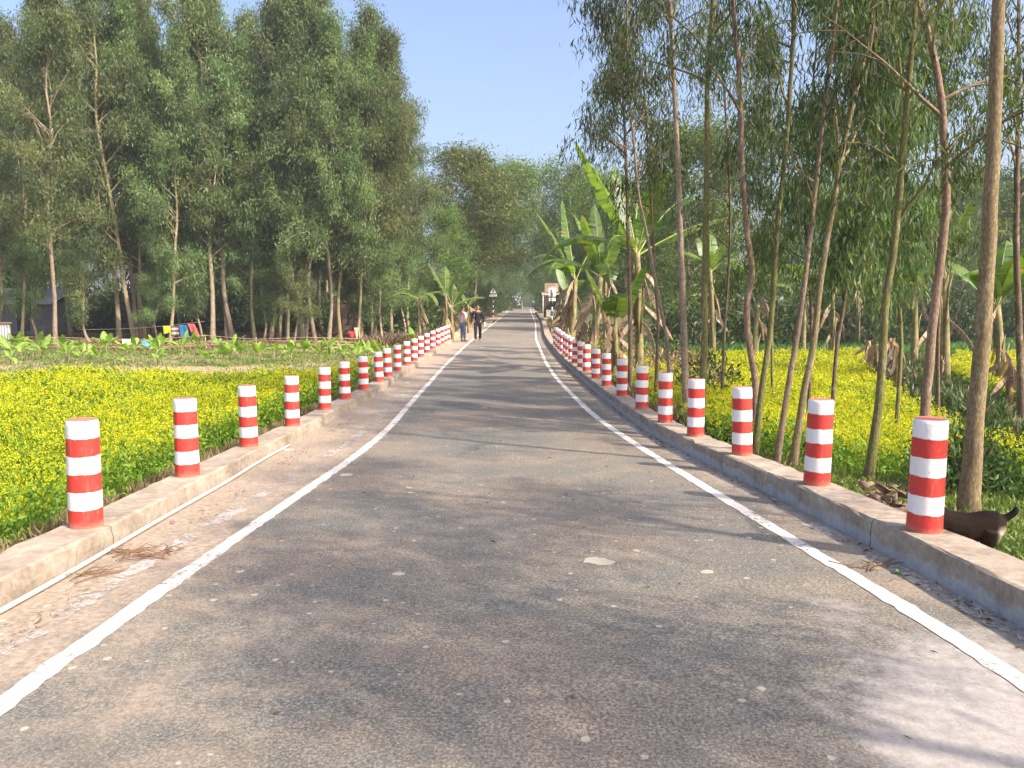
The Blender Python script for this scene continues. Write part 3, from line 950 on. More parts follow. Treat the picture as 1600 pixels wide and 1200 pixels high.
for i, (bx, by, tx, ty, desc) in enumerate(FRONT):
    r = random.Random(900 + i)
    Yb = float(np.clip(1200 * 2.06 / (by - 478), 33, 42)) + r.uniform(-.4, .8)
    if bx > 600: Yb = 43 + r.uniform(0, 3)
    p = at(bx, by, Yb); p.z = gz(p.x, p.y) - .1
    topz = at(bx, ty, Yb).z
    H = topz - p.z
    sc = H / 16.5
    lean = ((tx - bx) * Yb / 1200) / (150 * Yb / 1200)
    var = GV[i % 5] if H > 11 else GVs[i % 3]
    if H <= 11: sc = H / 9.5
    place('acacia_tree', var, p, (sc * r.uniform(.9, 1.08), sc * r.uniform(.9, 1.08), sc), r.uniform(0, 6.28), (lean * .55, 0),
          f'{desc} trunk under a dense crown, {nth(i)} from the tin panel', 'front row of the grove behind the banana saplings')
for i, (px, y, H) in enumerate([(60, 41, 6.0), (142, 40.5, 6.2), (250, 41, 5.2), (318, 42, 6), (410, 42, 6.4), (458, 40, 5.4), (545, 43, 6), (598, 42, 6.4), (634, 45, 6.2)]):
    r = random.Random(1300 + i)
    x = (px - 800) / 1200 * y
    place('young_acacia', GVs[i % 3], (x, y, gz(x, y) - .1), (H / 9.5 * 1.15, H / 9.5 * 1.15, H / 9.5), r.uniform(0, 6.28), (r.gauss(0, .05), 0),
          f'low leafy young tree between the grove trunks, {nth(i)} from the tin panel', 'low young trees in the grove front')
# deeper rows
r = random.Random(77)
deep = []
tries = 0
while len(deep) < 44 and tries < 4000:
    tries += 1
    y = r.uniform(41, 68)
    x = r.uniform(-.72 * y - 2, -7.3 - (y - 41) * .1)
    if all((x - a) ** 2 + (y - b) ** 2 > 2.6 for a, b, in deep):
        deep.append((x, y))
deep.sort(key=lambda q: q[0] / q[1])
for i, (x, y) in enumerate(deep):
    px = 800 + 1200 * x / y
    lim = np.interp(px, [0, 50, 66, 90, 250, 272, 300, 420, 540, 600, 640, 690], [10, 40, 90, -60, -60, 110, -60, -40, 10, 60, 100, 210])
    topz = 1.5 + (478 - lim + 15 - r.uniform(0, 70)) * y / 1200
    H = min(21, topz - gz(x, y))
    small = H < 10
    sc = H / (9.5 if small else 16.5)
    place('acacia_tree', (GVs if small else GV)[r.randrange(3 if small else 5)], (x, y, gz(x, y) - .1), (sc * r.uniform(.85, 1.1), sc * r.uniform(.85, 1.1), sc), r.uniform(0, 6.28),
          (r.gauss(0, .03), r.gauss(0, .03)), f'shaded tree deep in the grove, {nth(i)} from the tin roofed house towards the road', 'trees deep inside the grove')


# --- bushy trees that close the view along the road
RV_ = [share(variant(540 + i, 13, 1.3, 40, lambda u: 1.6 + 3.0 * math.sin(min(1, u * .9 + .2) * math.pi), 30, .38, .27, .075, .7, nsp=6, up=.5, droop=.45), M['bark_dark'], M['far']) for i in range(4)]
RVh = [share(variant(560 + i, 13, 3.9, 36, lambda u: .9 + 3.3 * math.sin(min(1, u * .8 + .22) * math.pi), 32, .38, .27, .075, .6, nsp=6, up=.55, droop=.45), M['bark_dark'], M['far']) for i in range(3)]
BUSHY = [(762, 66, 242, 1.3, 'tallest bushy tree over the roadside beside the warning sign'), (690, 54, 330, .95, 'low yellowish bushy tree behind the left banana plant'),
         (655, 60, 385, .8, 'dark bushy tree at the grove end nearest the road'), (795, 86, 255, 1.35, 'bushy tree leaning over the road past the warning sign'),
         (858, 78, 266, 1.15, 'feathery tree on the board side of the road, its top against the sky'), (890, 90, 300, 1.0, 'grey green tree behind the roadside shop'),
         (735, 84, 330, 1.0, 'dense dark tree just behind the warning sign'), (730, 100, 350, 1.1, 'hazy tree rising behind the low yellowish one'),
         (852, 140, 350, 1.0, 'pale hazy tree where the road disappears'), (800, 205, 400, 1.2, 'far hazy tree over the white shed'), (788, 150, 372, 1.2, 'green tree on the verge just before the white shed'), (860, 182, 372, 1.2, 'far tree across the road from the white shed'), (905, 150, 380, 1.0, 'far hazy tree behind the banana clump top')]
for i, (px, y, ty, w, lab) in enumerate(BUSHY):
    r = random.Random(40 + i)
    x = (px - 800) / 1200 * y
    if i == 0: x = -3.3
    if i == 3: x = -3.0
    if i == 4: x = 4.6
    z = gz(x, y) - .1
    H = (1.5 + (478 - ty) * y / 1200 - z) * .95
    s = H / 13
    sw = w * max(s, .62)
    place('bushy_tree', RVh[i % 3] if i in (0, 3, 4, 11) else RV_[i % 4], (x, y, z), (sw, sw, s), r.uniform(0, 6.28), ((.26 if i == 3 else .05 if i == 0 else -.10 if i == 4 else r.gauss(0, .03)), 0), lab, 'bushy trees along the road')
# far rows that close the horizon on both sides
def far_row(n, pick, label, group):
    rr = random.Random(n * 7 + len(group))
    pos = sorted((pick(rr) for _ in range(n)), key=lambda q: q[0] / q[1])
    for i, (x, y, H) in enumerate(pos):
        s = H / 13
        place('field_tree', RV_[rr.randrange(4)], (x, y, gz(x, y) - .2), (s * rr.uniform(.9, 1.3), s * rr.uniform(.9, 1.3), s), rr.uniform(0, 6.28), (0, 0), label(i), group)


far_row(16, lambda q: (lambda y: (q.uniform(.10 * y, .78 * y), y, q.uniform(8, 14)))(q.uniform(46, 80)), lambda i: f'pale green tree beyond the crop field, {nth(i)} from the banana clump outwards', 'trees beyond the right field')
far_row(12, lambda q: (lambda y: (q.uniform(-.12 * y, .12 * y), y, q.uniform(9, 15)))(q.uniform(235, 330)), lambda i: f'far hazy tree past the road end, {nth(i)} from the grove side', 'hazy trees past the road end')
far_row(14, lambda q: (lambda y: (q.uniform(-.75 * y, -.09 * y), y, q.uniform(8, 13)))(q.uniform(72, 110)), lambda i: f'bushy tree glimpsed between grove trunks, {nth(i)} from the house side', 'bushy trees behind the grove')
far_row(14, lambda q: (lambda y: (q.uniform(.12 * y, .8 * y), y, q.uniform(10, 16)))(q.uniform(110, 170)), lambda i: f'distant hazy field tree, {nth(i)} from the road', 'distant trees right of the road')


# --- shrubs
def shrub_mesh(seed, n, L, W, mat):
    rng = np.random.default_rng(seed)
    u = unit(rng.normal(size=(n, 3))) * (rng.uniform(.35, 1, (n, 1)) ** .5)
    u[:, 2] = np.abs(u[:, 2])
    cl = rng.integers(0, 26, n); cc = unit(rng.normal(size=(26, 3))); cc[:, 2] = np.abs(cc[:, 2])
    P = cc[cl] * .72 + rng.normal(size=(n, 3)) * .20
    P[:, 2] = np.maximum(P[:, 2] * .95, .03)
    D = P * .6 + rng.normal(size=(n, 3)) * .6
    V, F = leaf_quads(P, D, L * rng.uniform(.6, 1.3, n), W * rng.uniform(.7, 1.2, n), .1, rng)
    c = np_mesh('foliage', V, F, np.clip(rng.uniform(size=26)[cl] * .6 + rng.uniform(size=n) * .4, 0, 1)); c.materials.append(mat)
    tb = MB()
    for k in range(7):
        a = rng.uniform(0, 6.28)
        tb.tube([(0.03 * math.cos(a), .03 * math.sin(a), -.05), (.2 * math.cos(a), .2 * math.sin(a), .35), (.4 * math.cos(a + .3), .4 * math.sin(a + .3), .75)], [.03, .02, .008], 5)
    t = bpy.data.meshes.new('stem'); t.from_pydata(tb.v, [], tb.f); t.update(); t.materials.append(M['bark_dark'])
    return t, c


SH = [shrub_mesh(600 + i, 1500, .16, .055, M['shrub']) for i in range(3)]
SHD = [shrub_mesh(620 + i, 1100, .17, .045, M['dryleaf']) for i in range(2)]


def shrub(var, x, y, s, lab, group=None, sz=None):
    root = empty('shrub', (x, y, gz(x, y) - .03), random.uniform(0, 6.28))
    root.scale = (s, s, sz or s)
    tag(root, lab, 'shrub', group)
    for nm, me in zip(('stem', 'foliage'), var):
        o = bpy.data.objects.new(nm, me); col.objects.link(o); o.parent = root


random.seed(31)
spots = sorted([((p - 800) / 1200 * y, y, s) for p, y, s in [(30, 55, 2.2), (120, 56, 2.6), (190, 58, 2.4), (260, 57, 2.6), (330, 58, 2.6), (400, 56, 2.4), (450, 57, 2.6), (510, 58, 2.4), (560, 54, 2.6), (610, 50, 2.9), (640, 47, 2.2)]])
for i, (x, y, s) in enumerate(spots):
    shrub(SH[i % 3], x, y, s, f'dark leafy shrub behind the grove trunks, {nth(i)} from the house', 'shrubs at the back of the grove')
for i, (px, y, s) in enumerate([(755, 70, 1.5), (768, 88, 1.6), (778, 104, 1.8), (788, 128, 2.2), (798, 158, 2.4), (742, 56, 1.2)]):
    shrub((SHD if i % 2 else SH)[i % 2], (px - 800) / 1200 * y - 1.1, y, s, f'scrubby brown green bush on the verge with the warning sign, {nth(i)} along the road', 'bushes on the verge with the warning sign')
for i, (px, y, s) in enumerate([(868, 62, 1.3), (850, 112, 1.7), (846, 140, 2.2), (884, 48, 1.1)]):
    shrub(SH[i % 3] if i != 3 else SHD[0], (px - 800) / 1200 * y + .6, y, s, f'low bush past the pole mounted board, {nth(i)} along the kerb', 'bushes on the verge with the board')
for i in range(16):
    y = 60 + 8 * ((i * 7) % 5) / 5; x = -42 + 36 * i / 15
    shrub(SH[i % 3], x, y, 3.0 + (i * 5 % 4) * .25, f'tall dark thicket behind the grove, {nth(i)} from the house', 'thickets behind the grove', 3.6)
for i, (px, y, s) in enumerate([(776, 118, 2.6), (790, 150, 3.4), (806, 225, 4.0), (826, 235, 4.4), (846, 215, 3.6), (858, 165, 3.4), (868, 120, 2.8), (836, 260, 4.5)]):
    shrub(SH[i % 3], (px - 800) / 1200 * y, y, s, f'dark bush closing the far road end, {nth(i)} from the white shed side', 'bushes at the far road end', s * 1.3)
for i in range(15):
    px = 1075 + 40 * i; y = 41 + 7 * ((i * 5) % 7) / 7
    shrub(SH[i % 3], (px - 800) / 1200 * y, y, 2.0 + (i * 3 % 5) * .3, f'green thicket past the low crop, {nth(i)} from the banana clump', 'thickets past the low crop', 2.6 + (i * 3 % 4) * .4)
random.seed(32)
VERGE = [(3.2, 13.6, .6, 1), (3.6, 15.2, .8, 0), (3.0, 16.6, .75, 1), (4.2, 17.0, .9, 1), (3.3, 18.4, .85, 1), (2.9, 20.0, .75, 0), (3.9, 20.6, 1.1, 1), (3.0, 22.4, .9, 1), (4.4, 23.4, 1.2, 1), (3.0, 25.0, 1.0, 0), (3.9, 26.4, 1.2, 1), (3.0, 28.4, 1.1, 1), (3.3, 31, 1.1, 1), (3.2, 34, 1.1, 0), (3.5, 37, 1.1, 1), (3.7, 42, 1.2, 0), (4.9, 19, 1.1, 0), (5.4, 22, 1.2, 1), (5.2, 26, 1.3, 0)]
for i, (x, y, s, d) in enumerate(VERGE):
    shrub(SHD[i % 2] if d else SH[i % 3], x, y, s, f'{"withered brown" if d else "green"} bush behind the right kerb bollards, {nth(i)} from the camera', 'bushes behind the right kerb')
shrub(SH[0], 4.9, 8.1, .55, 'dark green bush at the foot of the thickest trunk', None, .8)
shrub(SH[1], 6.0, 9.6, .6, 'dark green bush on the grass past the thickest trunk', None, .75)


# ------------------------------------------------------------------ banana plants
def banana_leaf_mat(name, c0, c1, trans=.35, edge=(.30, .20, .08)):
    m, nt, p = new_mat(name)
    A = N(nt, 'ShaderNodeAttribute', attribute_name='rnd')
    oi = N(nt, 'ShaderNodeObjectInfo')
    r = ramp(nt, [(0, c0), (.8, c1), (1, edge)])
    nt.links.new(A.outputs['Fac'], r.inputs[0])
    hs = N(nt, 'ShaderNodeHueSaturation'); nt.links.new(r.outputs[0], hs.inputs['Color'])
    nt.links.new(math_(nt, 'MULTIPLY_ADD', oi.outputs['Random'], .5, .75), hs.inputs['Value'])
    nt.links.new(hs.outputs[0], p.inputs['Base Color'])
    p.inputs['Roughness'].default_value = .4; p.inputs['Specular IOR Level'].default_value = .45
    tr = N(nt, 'ShaderNodeBsdfTranslucent'); nt.links.new(mixc(nt, 1.0, hs.outputs[0], (1.6, 1.5, .5), 'MULTIPLY'), tr.inputs[0])
    mx = N(nt, 'ShaderNodeMixShader'); mx.inputs[0].default_value = trans
    nt.links.new(p.outputs[0], mx.inputs[1]); nt.links.new(tr.outputs[0], mx.inputs[2])
    nt.links.new(mx.outputs[0], nt.nodes['Material Output'].inputs[0])
    return m


M['ban'] = banana_leaf_mat('banana_blade', (.07, .14, .03), (.13, .22, .045), .45)
M['ban_young'] = banana_leaf_mat('young_banana_blade', (.15, .30, .04), (.28, .44, .07), .42)
M['ban_dry'] = banana_leaf_mat('dry_banana_blade', (.17, .11, .06), (.37, .27, .17), .15, (.10, .07, .04))
M['rib'] = plain('banana_rib', (.34, .38, .10), .5)
M['rib_dry'] = plain('dry_rib', (.34, .25, .15), .8)
M['pstem'] = plain('banana_stem', (.22, .19, .085), .7, .45, 5, bmp=.3)
M['pstem_dry'] = plain('dead_banana_stem', (.27, .17, .09), .9, .5, 6, bmp=.5)


def banana_leaf(rng, p0, az, el, ln, wd, bend, tear=.35, fold=.35, petiole=.16, roll=0.0):
    """one leaf: petiole and midrib that arch over, a folded blade split into strips"""
    nseg = 26
    d = Vector((math.cos(az) * math.cos(el), math.sin(az) * math.cos(el), math.sin(el)))
    pts, dirs = [Vector(p0)], [d.copy()]
    for s in range(nseg):
        t = s / nseg
        d = (d + Vector((0, 0, -1)) * bend / nseg * (0.3 + 1.7 * t)).normalized()
        pts.append(pts[-1] + d * ln / nseg); dirs.append(d.copy())
    V, F, mi, rn = [], [], [], []
    # rib
    rb = MB(); rb.tube(pts, [max(.003, .022 * ln / 2.2 * (1 - .9 * i / nseg)) for i in range(nseg + 1)], 5)
    V += rb.v; F += [f for f in rb.f if len(f) == 4]; mi += [1] * len(F); rn += [0] * len(F)
    w_of = lambda t: 0 if t < petiole else 1.3 * wd * (math.sin(min(1, ((t - petiole) / (1 - petiole))) ** .75 * math.pi) ** .55) * .5
    side0 = Vector((-math.sin(az), math.cos(az), 0))
    for sd in (-1, 1):
        off = 0
        for s in range(nseg):
            t0, t1 = s / nseg, (s + 1) / nseg
            w0, w1 = w_of(t0), w_of(t1)
            if w0 + w1 < .004: continue
            tornness = tear
            if rng.uniform() < tornness: off = rng.normal() * .17
            else: off *= .8
            a = side0 * sd
            nrm = (dirs[s].cross(side0)).normalized()
            if nrm.z < 0: nrm = -nrm
            dr = fold + off * .6
            va = (a * math.cos(dr) - nrm * math.sin(dr) * (1 if fold >= 0 else 1)).normalized()
            sh = dirs[s] * (.22 * max(w0, w1))
            gap = .06 if rng.uniform() < tornness else 0
            q0, q1 = pts[s].lerp(pts[s + 1], gap), pts[s + 1]
            e0 = q0 + va * w0 + sh; e1 = q1 + va * w1 + sh - (q1 - q0) * gap * 3
            m0 = q0 + va * w0 * .5 + sh * .5 + nrm * .05 * w0; m1 = q1 + va * w1 * .5 + sh * .5 + nrm * .05 * w1
            b = len(V)
            V += [tuple(x) for x in (q0, q1, m1, m0, e1, e0)]
            F += [(b, b + 1, b + 2, b + 3), (b + 3, b + 2, b + 4, b + 5)]
            mi += [0, 0]
            rr = rng.uniform() * .8
            rn += [rr, min(1, rr + (.2 if rng.uniform() > .6 else 0))]
    return np_mesh('leaf', np.array(V), np.array(F), np.array(rn), np.array(mi))


def banana(loc, h, leaves, seed, label, group=None, rad=.11, dry=5, dead=False, young=False, name='banana_plant', droop_dry=True):
    rng = np.random.default_rng(seed)
    root = empty(name, loc)
    tag(root, label, 'banana plant', group)
    tb = MB()
    lean = Vector((rng.normal() * .05 * h, rng.normal() * .05 * h, 0))
    pts = [Vector((0, 0, -.08)) + (lean * (k / 6) ** 1.5) + Vector((0, 0, h * k / 6)) for k in range(7)]
    tb.tube(pts, [rad * (1.15 - .6 * k / 6) * (1 + rng.normal() * .05) for k in range(7)], 10)
    # sheaths of old leaves round the stem
    for k in range(5 if h > 1 else 2):
        a = rng.uniform(0, 6.28); z = h * rng.uniform(.25, .85)
        c = Vector((math.cos(a), math.sin(a), 0)); q = lean * (z / h) ** 1.5 + Vector((0, 0, z))
        tb.tube([q + c * rad * .5 - Vector((0, 0, .3 * h)), q + c * rad * .9, q + c * rad * 1.6 + Vector((0, 0, .25 * h * .5))], [rad * .35, rad * .3, rad * .1], 6)
    tb.build('stem', M['pstem_dry' if dead else 'pstem'], root)
    top = pts[-1]
    for (az, el, ln, wd, bend) in leaves:
        me = banana_leaf(rng, top - Vector((0, 0, .1)), az, el, ln, wd, bend, tear=.12 if young else .38, fold=.3)
        link('leaf', me, root, [M['ban_young' if young else 'ban'], M['rib']])
    for k in range(dry):
        az = rng.uniform(0, 6.28)
        z = h * rng.uniform(.45, .97)
        me = banana_leaf(rng, lean * (z / h) ** 1.5 + Vector((math.cos(az) * rad * .5, math.sin(az) * rad * .5, z)), az, rng.uniform(-1.0, -.2), h * rng.uniform(.18, .34) + .25, .17, rng.uniform(.8, 2.6), .7, 1.2, .08)
        o = link('dry_leaf', me, root, [M['ban_dry'], M['rib_dry']])
        o['label'] = 'withered brown hanging leaf'
    return root


def fan(rng, n, ln, wd, el=(.55, 1.35), bend=(.5, 2.0)):
    a0 = rng.uniform(0, 6.28)
    return [(a0 + k * 2.4 + rng.normal() * .2, rng.uniform(*el), ln * rng.uniform(.75, 1.15), wd * rng.uniform(.85, 1.15), rng.uniform(*bend)) for k in range(n)]


PI = math.pi
BR = [  # px of the foot, distance, px y of the stem top, explicit leaves, random leaves, label
    (1000, 20.5, 392, [(PI + .25, 1.08, 3.3, .62, .25), (PI - .2, .62, 2.9, .60, 1.7), (.15, .55, 2.7, .6, .4), (.5, 1.0, 2.6, .55, .9), (-1.2, 1.2, 2.4, .55, .8), (2.2, 1.3, 2.6, .5, .6)], 4, 'tallest banana plant with an upright leaf against the sky'),
    (925, 22.5, 425, [(PI - .1, .68, 2.5, .52, 1.7), (PI + .5, 1.25, 1.9, .45, .3), (2.0, 1.4, 2.2, .45, .3), (.8, 1.2, 2.0, .5, .7), (-1.5, .8, 1.8, .55, 2.6)], 3, 'banana plant with yellow petioles next to the tallest one'),
    (893, 25.5, 432, [(PI, 1.15, 2.6, .5, .5), (2.6, 1.4, 2.7, .45, .2), (-2.2, .9, 2.0, .6, 2.2)], 4, 'banana plant leaning nearest to the road above the bollards'),
    (960, 19.0, 500, [(-1.6, .95, 1.8, .62, 1.4), (PI, 1.2, 1.6, .5, .5), (-.6, 1.2, 1.7, .55, .6)], 2, 'short banana plant with broad bright leaves behind the bollards'),
    (948, 28.0, 420, [(PI - .3, 1.2, 2.4, .5, .6), (.4, 1.2, 2.3, .5, .8)], 4, 'banana plant at the back of the clump'),
    (890, 31.0, 462, [(2.3, 1.25, 1.7, .42, .6), (-1.2, 1.0, 1.6, .4, 1.5)], 2, 'banana plant closest to the pole mounted board'),
]
for i, (px, y, ty, lv, nr, lab) in enumerate(BR):
    rng = np.random.default_rng(700 + i)
    x = (px - 800) / 1200 * y
    z = gz(x, y)
    h = 1.5 + (478 - ty) * y / 1200 - z
    banana((x, y, z), h, lv + fan(rng, max(0, nr - 2), 1.7, .5, (.7, 1.4)), 720 + i, lab, 'banana clump by the right kerb', rad=.13, dry=10)
BF = [(1480, 21, 400, 'banana plant beyond the crooked trunk, on the mud bank'), (1570, 19, 470, 'banana plant on the bank past the thickest trunk'), (1255, 36, 440, 'banana plant by the green crop'), (1115, 33, 420, 'banana plant behind the mossy trunk'), (1340, 40, 430, 'far banana plant at the crop field edge'), (1180, 29, 450, 'banana plant in the crop behind the crooked reddish trunks'), (1300, 31, 455, 'banana plant in the crop between the slim trunks'), (1430, 27, 440, 'banana plant on the bank left of the dead stems')]
for i, (px, y, ty, lab) in enumerate(BF):
    rng = np.random.default_rng(760 + i)
    x = (px - 800) / 1200 * y
    z = gz(x, y)
    h = max(1.0, 1.5 + (478 - ty) * y / 1200 - z)
    banana((x, y, z), h, fan(rng, 7, 2.0, .5), 770 + i, lab, 'bananas in the right field', rad=.12, dry=6)
for i, (px, py, y) in enumerate([(1372, 585, 22), (1392, 575, 24), (1405, 590, 20), (1475, 585, 21), (1358, 580, 25), (1582, 600, 17)]):
    x = (px - 800) / 1200 * y
    banana((x, y, gz(x, y)), 1.25, [], 790 + i, f'dead brown banana stem on the mud bank, {nth(i)} of the withered row', 'dead banana stems', rad=.085, dry=9, dead=True)
BLF = [(698, 36.6, 455, [(PI - .15, 1.15, 1.7, .46, .3), (1.8, 1.45, 1.35, .44, .2), (.35, 1.15, 1.5, .46, .3), (-1.6, .8, 1.0, .4, 2.4)], 6, 'banana plant with bright upright leaves behind the last bollard of the pipe kerb'),
       (707, 38.2, 475, [(.5, 1.1, 1.6, .5, .5), (.15, .6, 1.8, .5, .8), (1.4, 1.3, 1.2, .4, .3)], 5, 'banana plant just behind the man in the pale shirt'),
       (657, 40, 462, [(0, .55, 2.3, .5, 1.5), (PI, .6, 2.0, .5, 2.0), (-.6, .7, 1.8, .36, 2.6), (-2.4, .9, 1.5, .36, 1.8)], 7, 'dark banana plant with one arching pale leaf at the grove end'),
       (732, 46, 474, [(.8, 1.0, 1.1, .3, .9), (2.4, 1.1, 1.1, .3, .7)], 7, 'withered banana plant between the two walkers and the grove')]
for i, (px, y, ty, lv, dry, lab) in enumerate(BLF):
    x = (px - 800) / 1200 * y
    z = gz(x, y)
    banana((x, y, z), 1.5 + (478 - ty) * y / 1200 - z, lv, 810 + i, lab, None, rad=.085, dry=dry)

# saplings in the plot: built once, then copied
sap = []
for i in range(9):
    rng = np.random.default_rng(830 + i)
    sap.append(banana((0, 0, 0), .42, fan(rng, 4 + i % 4, .45 + .06 * (i * 4 % 7), .15 + .02 * (i % 4), (.6, 1.4), (.4, 2.4)), 840 + i, None, None, rad=.035, dry=0, young=True, name='banana_sapling'))
rows = [(27.2, 'row nearest the mustard'), (29.6, 'second row from the mustard'), (32.0, 'third row from the mustard'), (34.2, 'row nearest the bamboo rails')]
k = 0
rr = random.Random(5)
for y0, rlab in rows:
    xs = []
    x = -.68 * y0
    while x < -4.0:
        xs.append(x); x += rr.uniform(.8, 1.35)
    for i, x in enumerate(xs):
        y = y0 + rr.uniform(-.7, .7)
        o = sap[k] if k < 9 else copy_tree(sap[rr.randrange(9)])
        k += 1
        s = rr.uniform(.6, 1.35)
        o.location = (x, y, gz(x, y)); o.scale = (s, s, s); o.rotation_euler = (0, 0, rr.uniform(0, 6.28))
        tag(o, f'small banana sapling, {nth(i)} from the tin panel end in the {rlab}', 'banana sapling', 'young banana saplings in the plot')


# ------------------------------------------------------------------ ground cover (stuff)
def mustard(name, X, Y, hgt, nfl, seed, scale=1.0, fs=1.0):
    rng = np.random.default_rng(seed)
    n = len(X)
    Z = ground(X, Y)
    base = np.stack([X, Y, Z], 1)
    pat = np.sin(X * 1.9 + 2 * np.sin(Y * .8)) * np.sin(Y * 1.6 + 1.5 * np.sin(X * .7))
    H = hgt * (rng.uniform(.7, 1.2, n) + .10 * pat)
    parts, rn, mi = [], [], []
    dist = np.hypot(X, Y)
    sc = np.clip(dist / 11, .75, 2.2) * scale
    # leaves
    nl = 9
    idx = np.repeat(np.arange(n), nl)
    t = rng.uniform(.15, .95, len(idx))
    P = base[idx] + np.stack([rng.normal(size=len(idx)) * .05, rng.normal(size=len(idx)) * .05, H[idx] * t], 1)
    D = rng.normal(size=(len(idx), 3)) * .8 + np.array([0, 0, .55])
    V, F = leaf_quads(P, D, .085 * sc[idx] * rng.uniform(.5, 1.3, len(idx)), .026 * sc[idx], .12, rng)
    parts.append((V, F)); rn.append(rng.uniform(size=len(F))); mi.append(np.zeros(len(F)))
    # flower heads: small clusters of petals
    kf = 5
    nf = rng.poisson(nfl * np.clip(1 + .55 * pat, .3, 2))
    idx = np.repeat(np.arange(n), nf)
    C = base[idx] + np.stack([rng.normal(size=len(idx)) * .08, rng.normal(size=len(idx)) * .08, H[idx] * rng.uniform(.88, 1.18, len(idx))], 1)
    idc = np.repeat(np.arange(len(C)), kf)
    P = C[idc] + rng.normal(size=(len(idc), 3)) * (.011 * sc[idx][idc])[:, None]
    D = rng.normal(size=(len(idc), 3)) + np.array([0, 0, .35])
    V, F = leaf_quads(P, D, .026 * fs * sc[idx][idc], .022 * fs * sc[idx][idc], .05, rng)
    parts.append((V, F)); rn.append(rng.uniform(size=len(F))); mi.append(np.ones(len(F)))
    V, F = merge(parts)
    me = np_mesh(name, V, F, np.concatenate(rn), np.concatenate(mi).astype(np.int32))
    o = link(name, me, None, [M['must_leaf'], M['must_flower']])
    return o


def scatter(n, x0, x1, y0, y1, keep, rng, pw=1.0):
    u = rng.uniform(size=n)
    Y = y0 + (y1 - y0) * u ** pw
    X = rng.uniform(x0, x1, n)
    w = keep(X, Y)
    sel = rng.uniform(size=n) < w
    return X[sel], Y[sel]


rng = np.random.default_rng(21)
def in_view(X, Y, m=4.5): return (np.abs(X) < .72 * Y + m)
edge = lambda X, Y: .35 * np.sin(Y * 1.3) + .2 * np.sin(Y * 3.1 + 1)
kl = lambda X, Y: in_view(X, Y) * (X < BLX(Y) - KW - .34 + .22 * edge(X, Y)) * np.clip(11 / np.maximum(Y, 1), .35, 1)
X1, Y1 = scatter(96000, -19, -3, .5, 19.6, kl, rng)
o = mustard('mustard_field', X1, Y1, .50, 1.75, 22, 1.0, .72)
tag(o, 'green and yellow flowering mustard field behind the pipe side kerb', 'mustard field', None, 'stuff')
kr = lambda X, Y: in_view(X, Y) * (X > BRX(Y) + KW + .38 + .22 * edge(X, Y) + np.where(Y < 11, (11 - Y) * .75, 0)) * (bank_d(X, Y) > 1.25) * np.clip(12 / np.maximum(Y, 1), .4, 1)
X1, Y1 = scatter(66000, 2.5, 28, 7.6, 31, kr, rng)
o = mustard('mustard_field', X1, Y1, .52, 3.8, 23, 1.0, .82)
tag(o, 'bright yellow flowering mustard field behind the thin trees', 'mustard field', None, 'stuff')


def blades(name, X, Y, L, W, mat, label, seed, up=1.0, spread=.45, z=0.0, per=3):
    rng = np.random.default_rng(seed)
    idx = np.repeat(np.arange(len(X)), per)
    P = np.stack([X[idx], Y[idx], ground(X, Y)[idx] + z], 1) + np.concatenate([rng.normal(size=(len(idx), 2)) * .03, np.zeros((len(idx), 1))], 1)
    D = np.array([0, 0, up]) + rng.normal(size=(len(idx), 3)) * spread
    D[:, 2] = np.abs(D[:, 2])
    V, F = leaf_quads(P, D, L * rng.uniform(.5, 1.4, len(idx)), W, .15, rng)
    pat = .5 + .5 * np.sin(X * 2.3 + np.sin(Y * 1.7)) * np.sin(Y * 2.1)
    me = np_mesh(name, V, F, np.clip(pat[idx] * .5 + rng.uniform(size=len(F)) * .55, 0, 1))
    o = link(name, me, None, mat)
    tag(o, label, 'vegetation', None, 'stuff')
    return o


# weeds and dry grass on the slope outside the left kerb
k1 = lambda X, Y: in_view(X, Y) * ss(BLX(Y) - KW - .08 - X, 0, .15) * (X > BLX(Y) - KW - 1.1) * .9
X1, Y1 = scatter(26000, -4.8, -2.8, 2, 36, k1, rng, 1.3)
blades('dry_grass', X1, Y1, .13, .012, M['drygrass'], 'dry grass on the slope outside the pipe side kerb', 51)
# plot with saplings, bare rim of the field
k2 = lambda X, Y: in_view(X, Y) * (X < BLX(Y) - 1.0) * np.where(Y < 26, .06 + .30 * (np.sin(X * .8 + 1) > .45), .20 + .25 * (np.sin(X * 1.1 + np.sin(Y * 1.3) * 2) > 0))
X1, Y1 = scatter(42000, -27, -3.6, 19.2, 36.5, k2, rng)
blades('grass', X1, Y1, .13, .028, M['grass'], 'patchy short grass between the banana saplings', 52, spread=.7)
# green verge on the right
k3 = lambda X, Y: in_view(X, Y) * ss(X - BRX(Y) - KW, .15, .6) * np.where(Y < 11, 1, .35)
X1, Y1 = scatter(72000, 2.3, 14, 2, 17, k3, rng, 1.2)
blades('grass', X1, Y1, .085, .022, M['grass'], 'short green weeds on the verge under the thin trees', 53, spread=.9)
k4 = lambda X, Y: np.exp(-(bank_d(X, Y) / 1.0) ** 2) * in_view(X, Y)
X1, Y1 = scatter(60000, 5, 26, 8, 40, k4, rng)
blades('undergrowth', X1, Y1, .28, .05, M['shrub'], 'dark weedy growth along the mud bank', 54, spread=.7)
X1, Y1 = scatter(30000, 5, 26, 8, 40, lambda X, Y: k4(X, Y) * .5, rng)
blades('dead_leaves', X1, Y1, .30, .06, M['dryleaf'], 'dead brown leaves lying on the mud bank', 55, up=.25, spread=.9)
# low green crop past the mustard
k5 = lambda X, Y: in_view(X, Y) * (X > 4.5)
X1, Y1 = scatter(26000, 4, 34, 31.3, 46, k5, rng)
blades('crop', X1, Y1, .40, .10, M['crop'], 'low dark green crop beyond the mustard', 56, spread=.8)
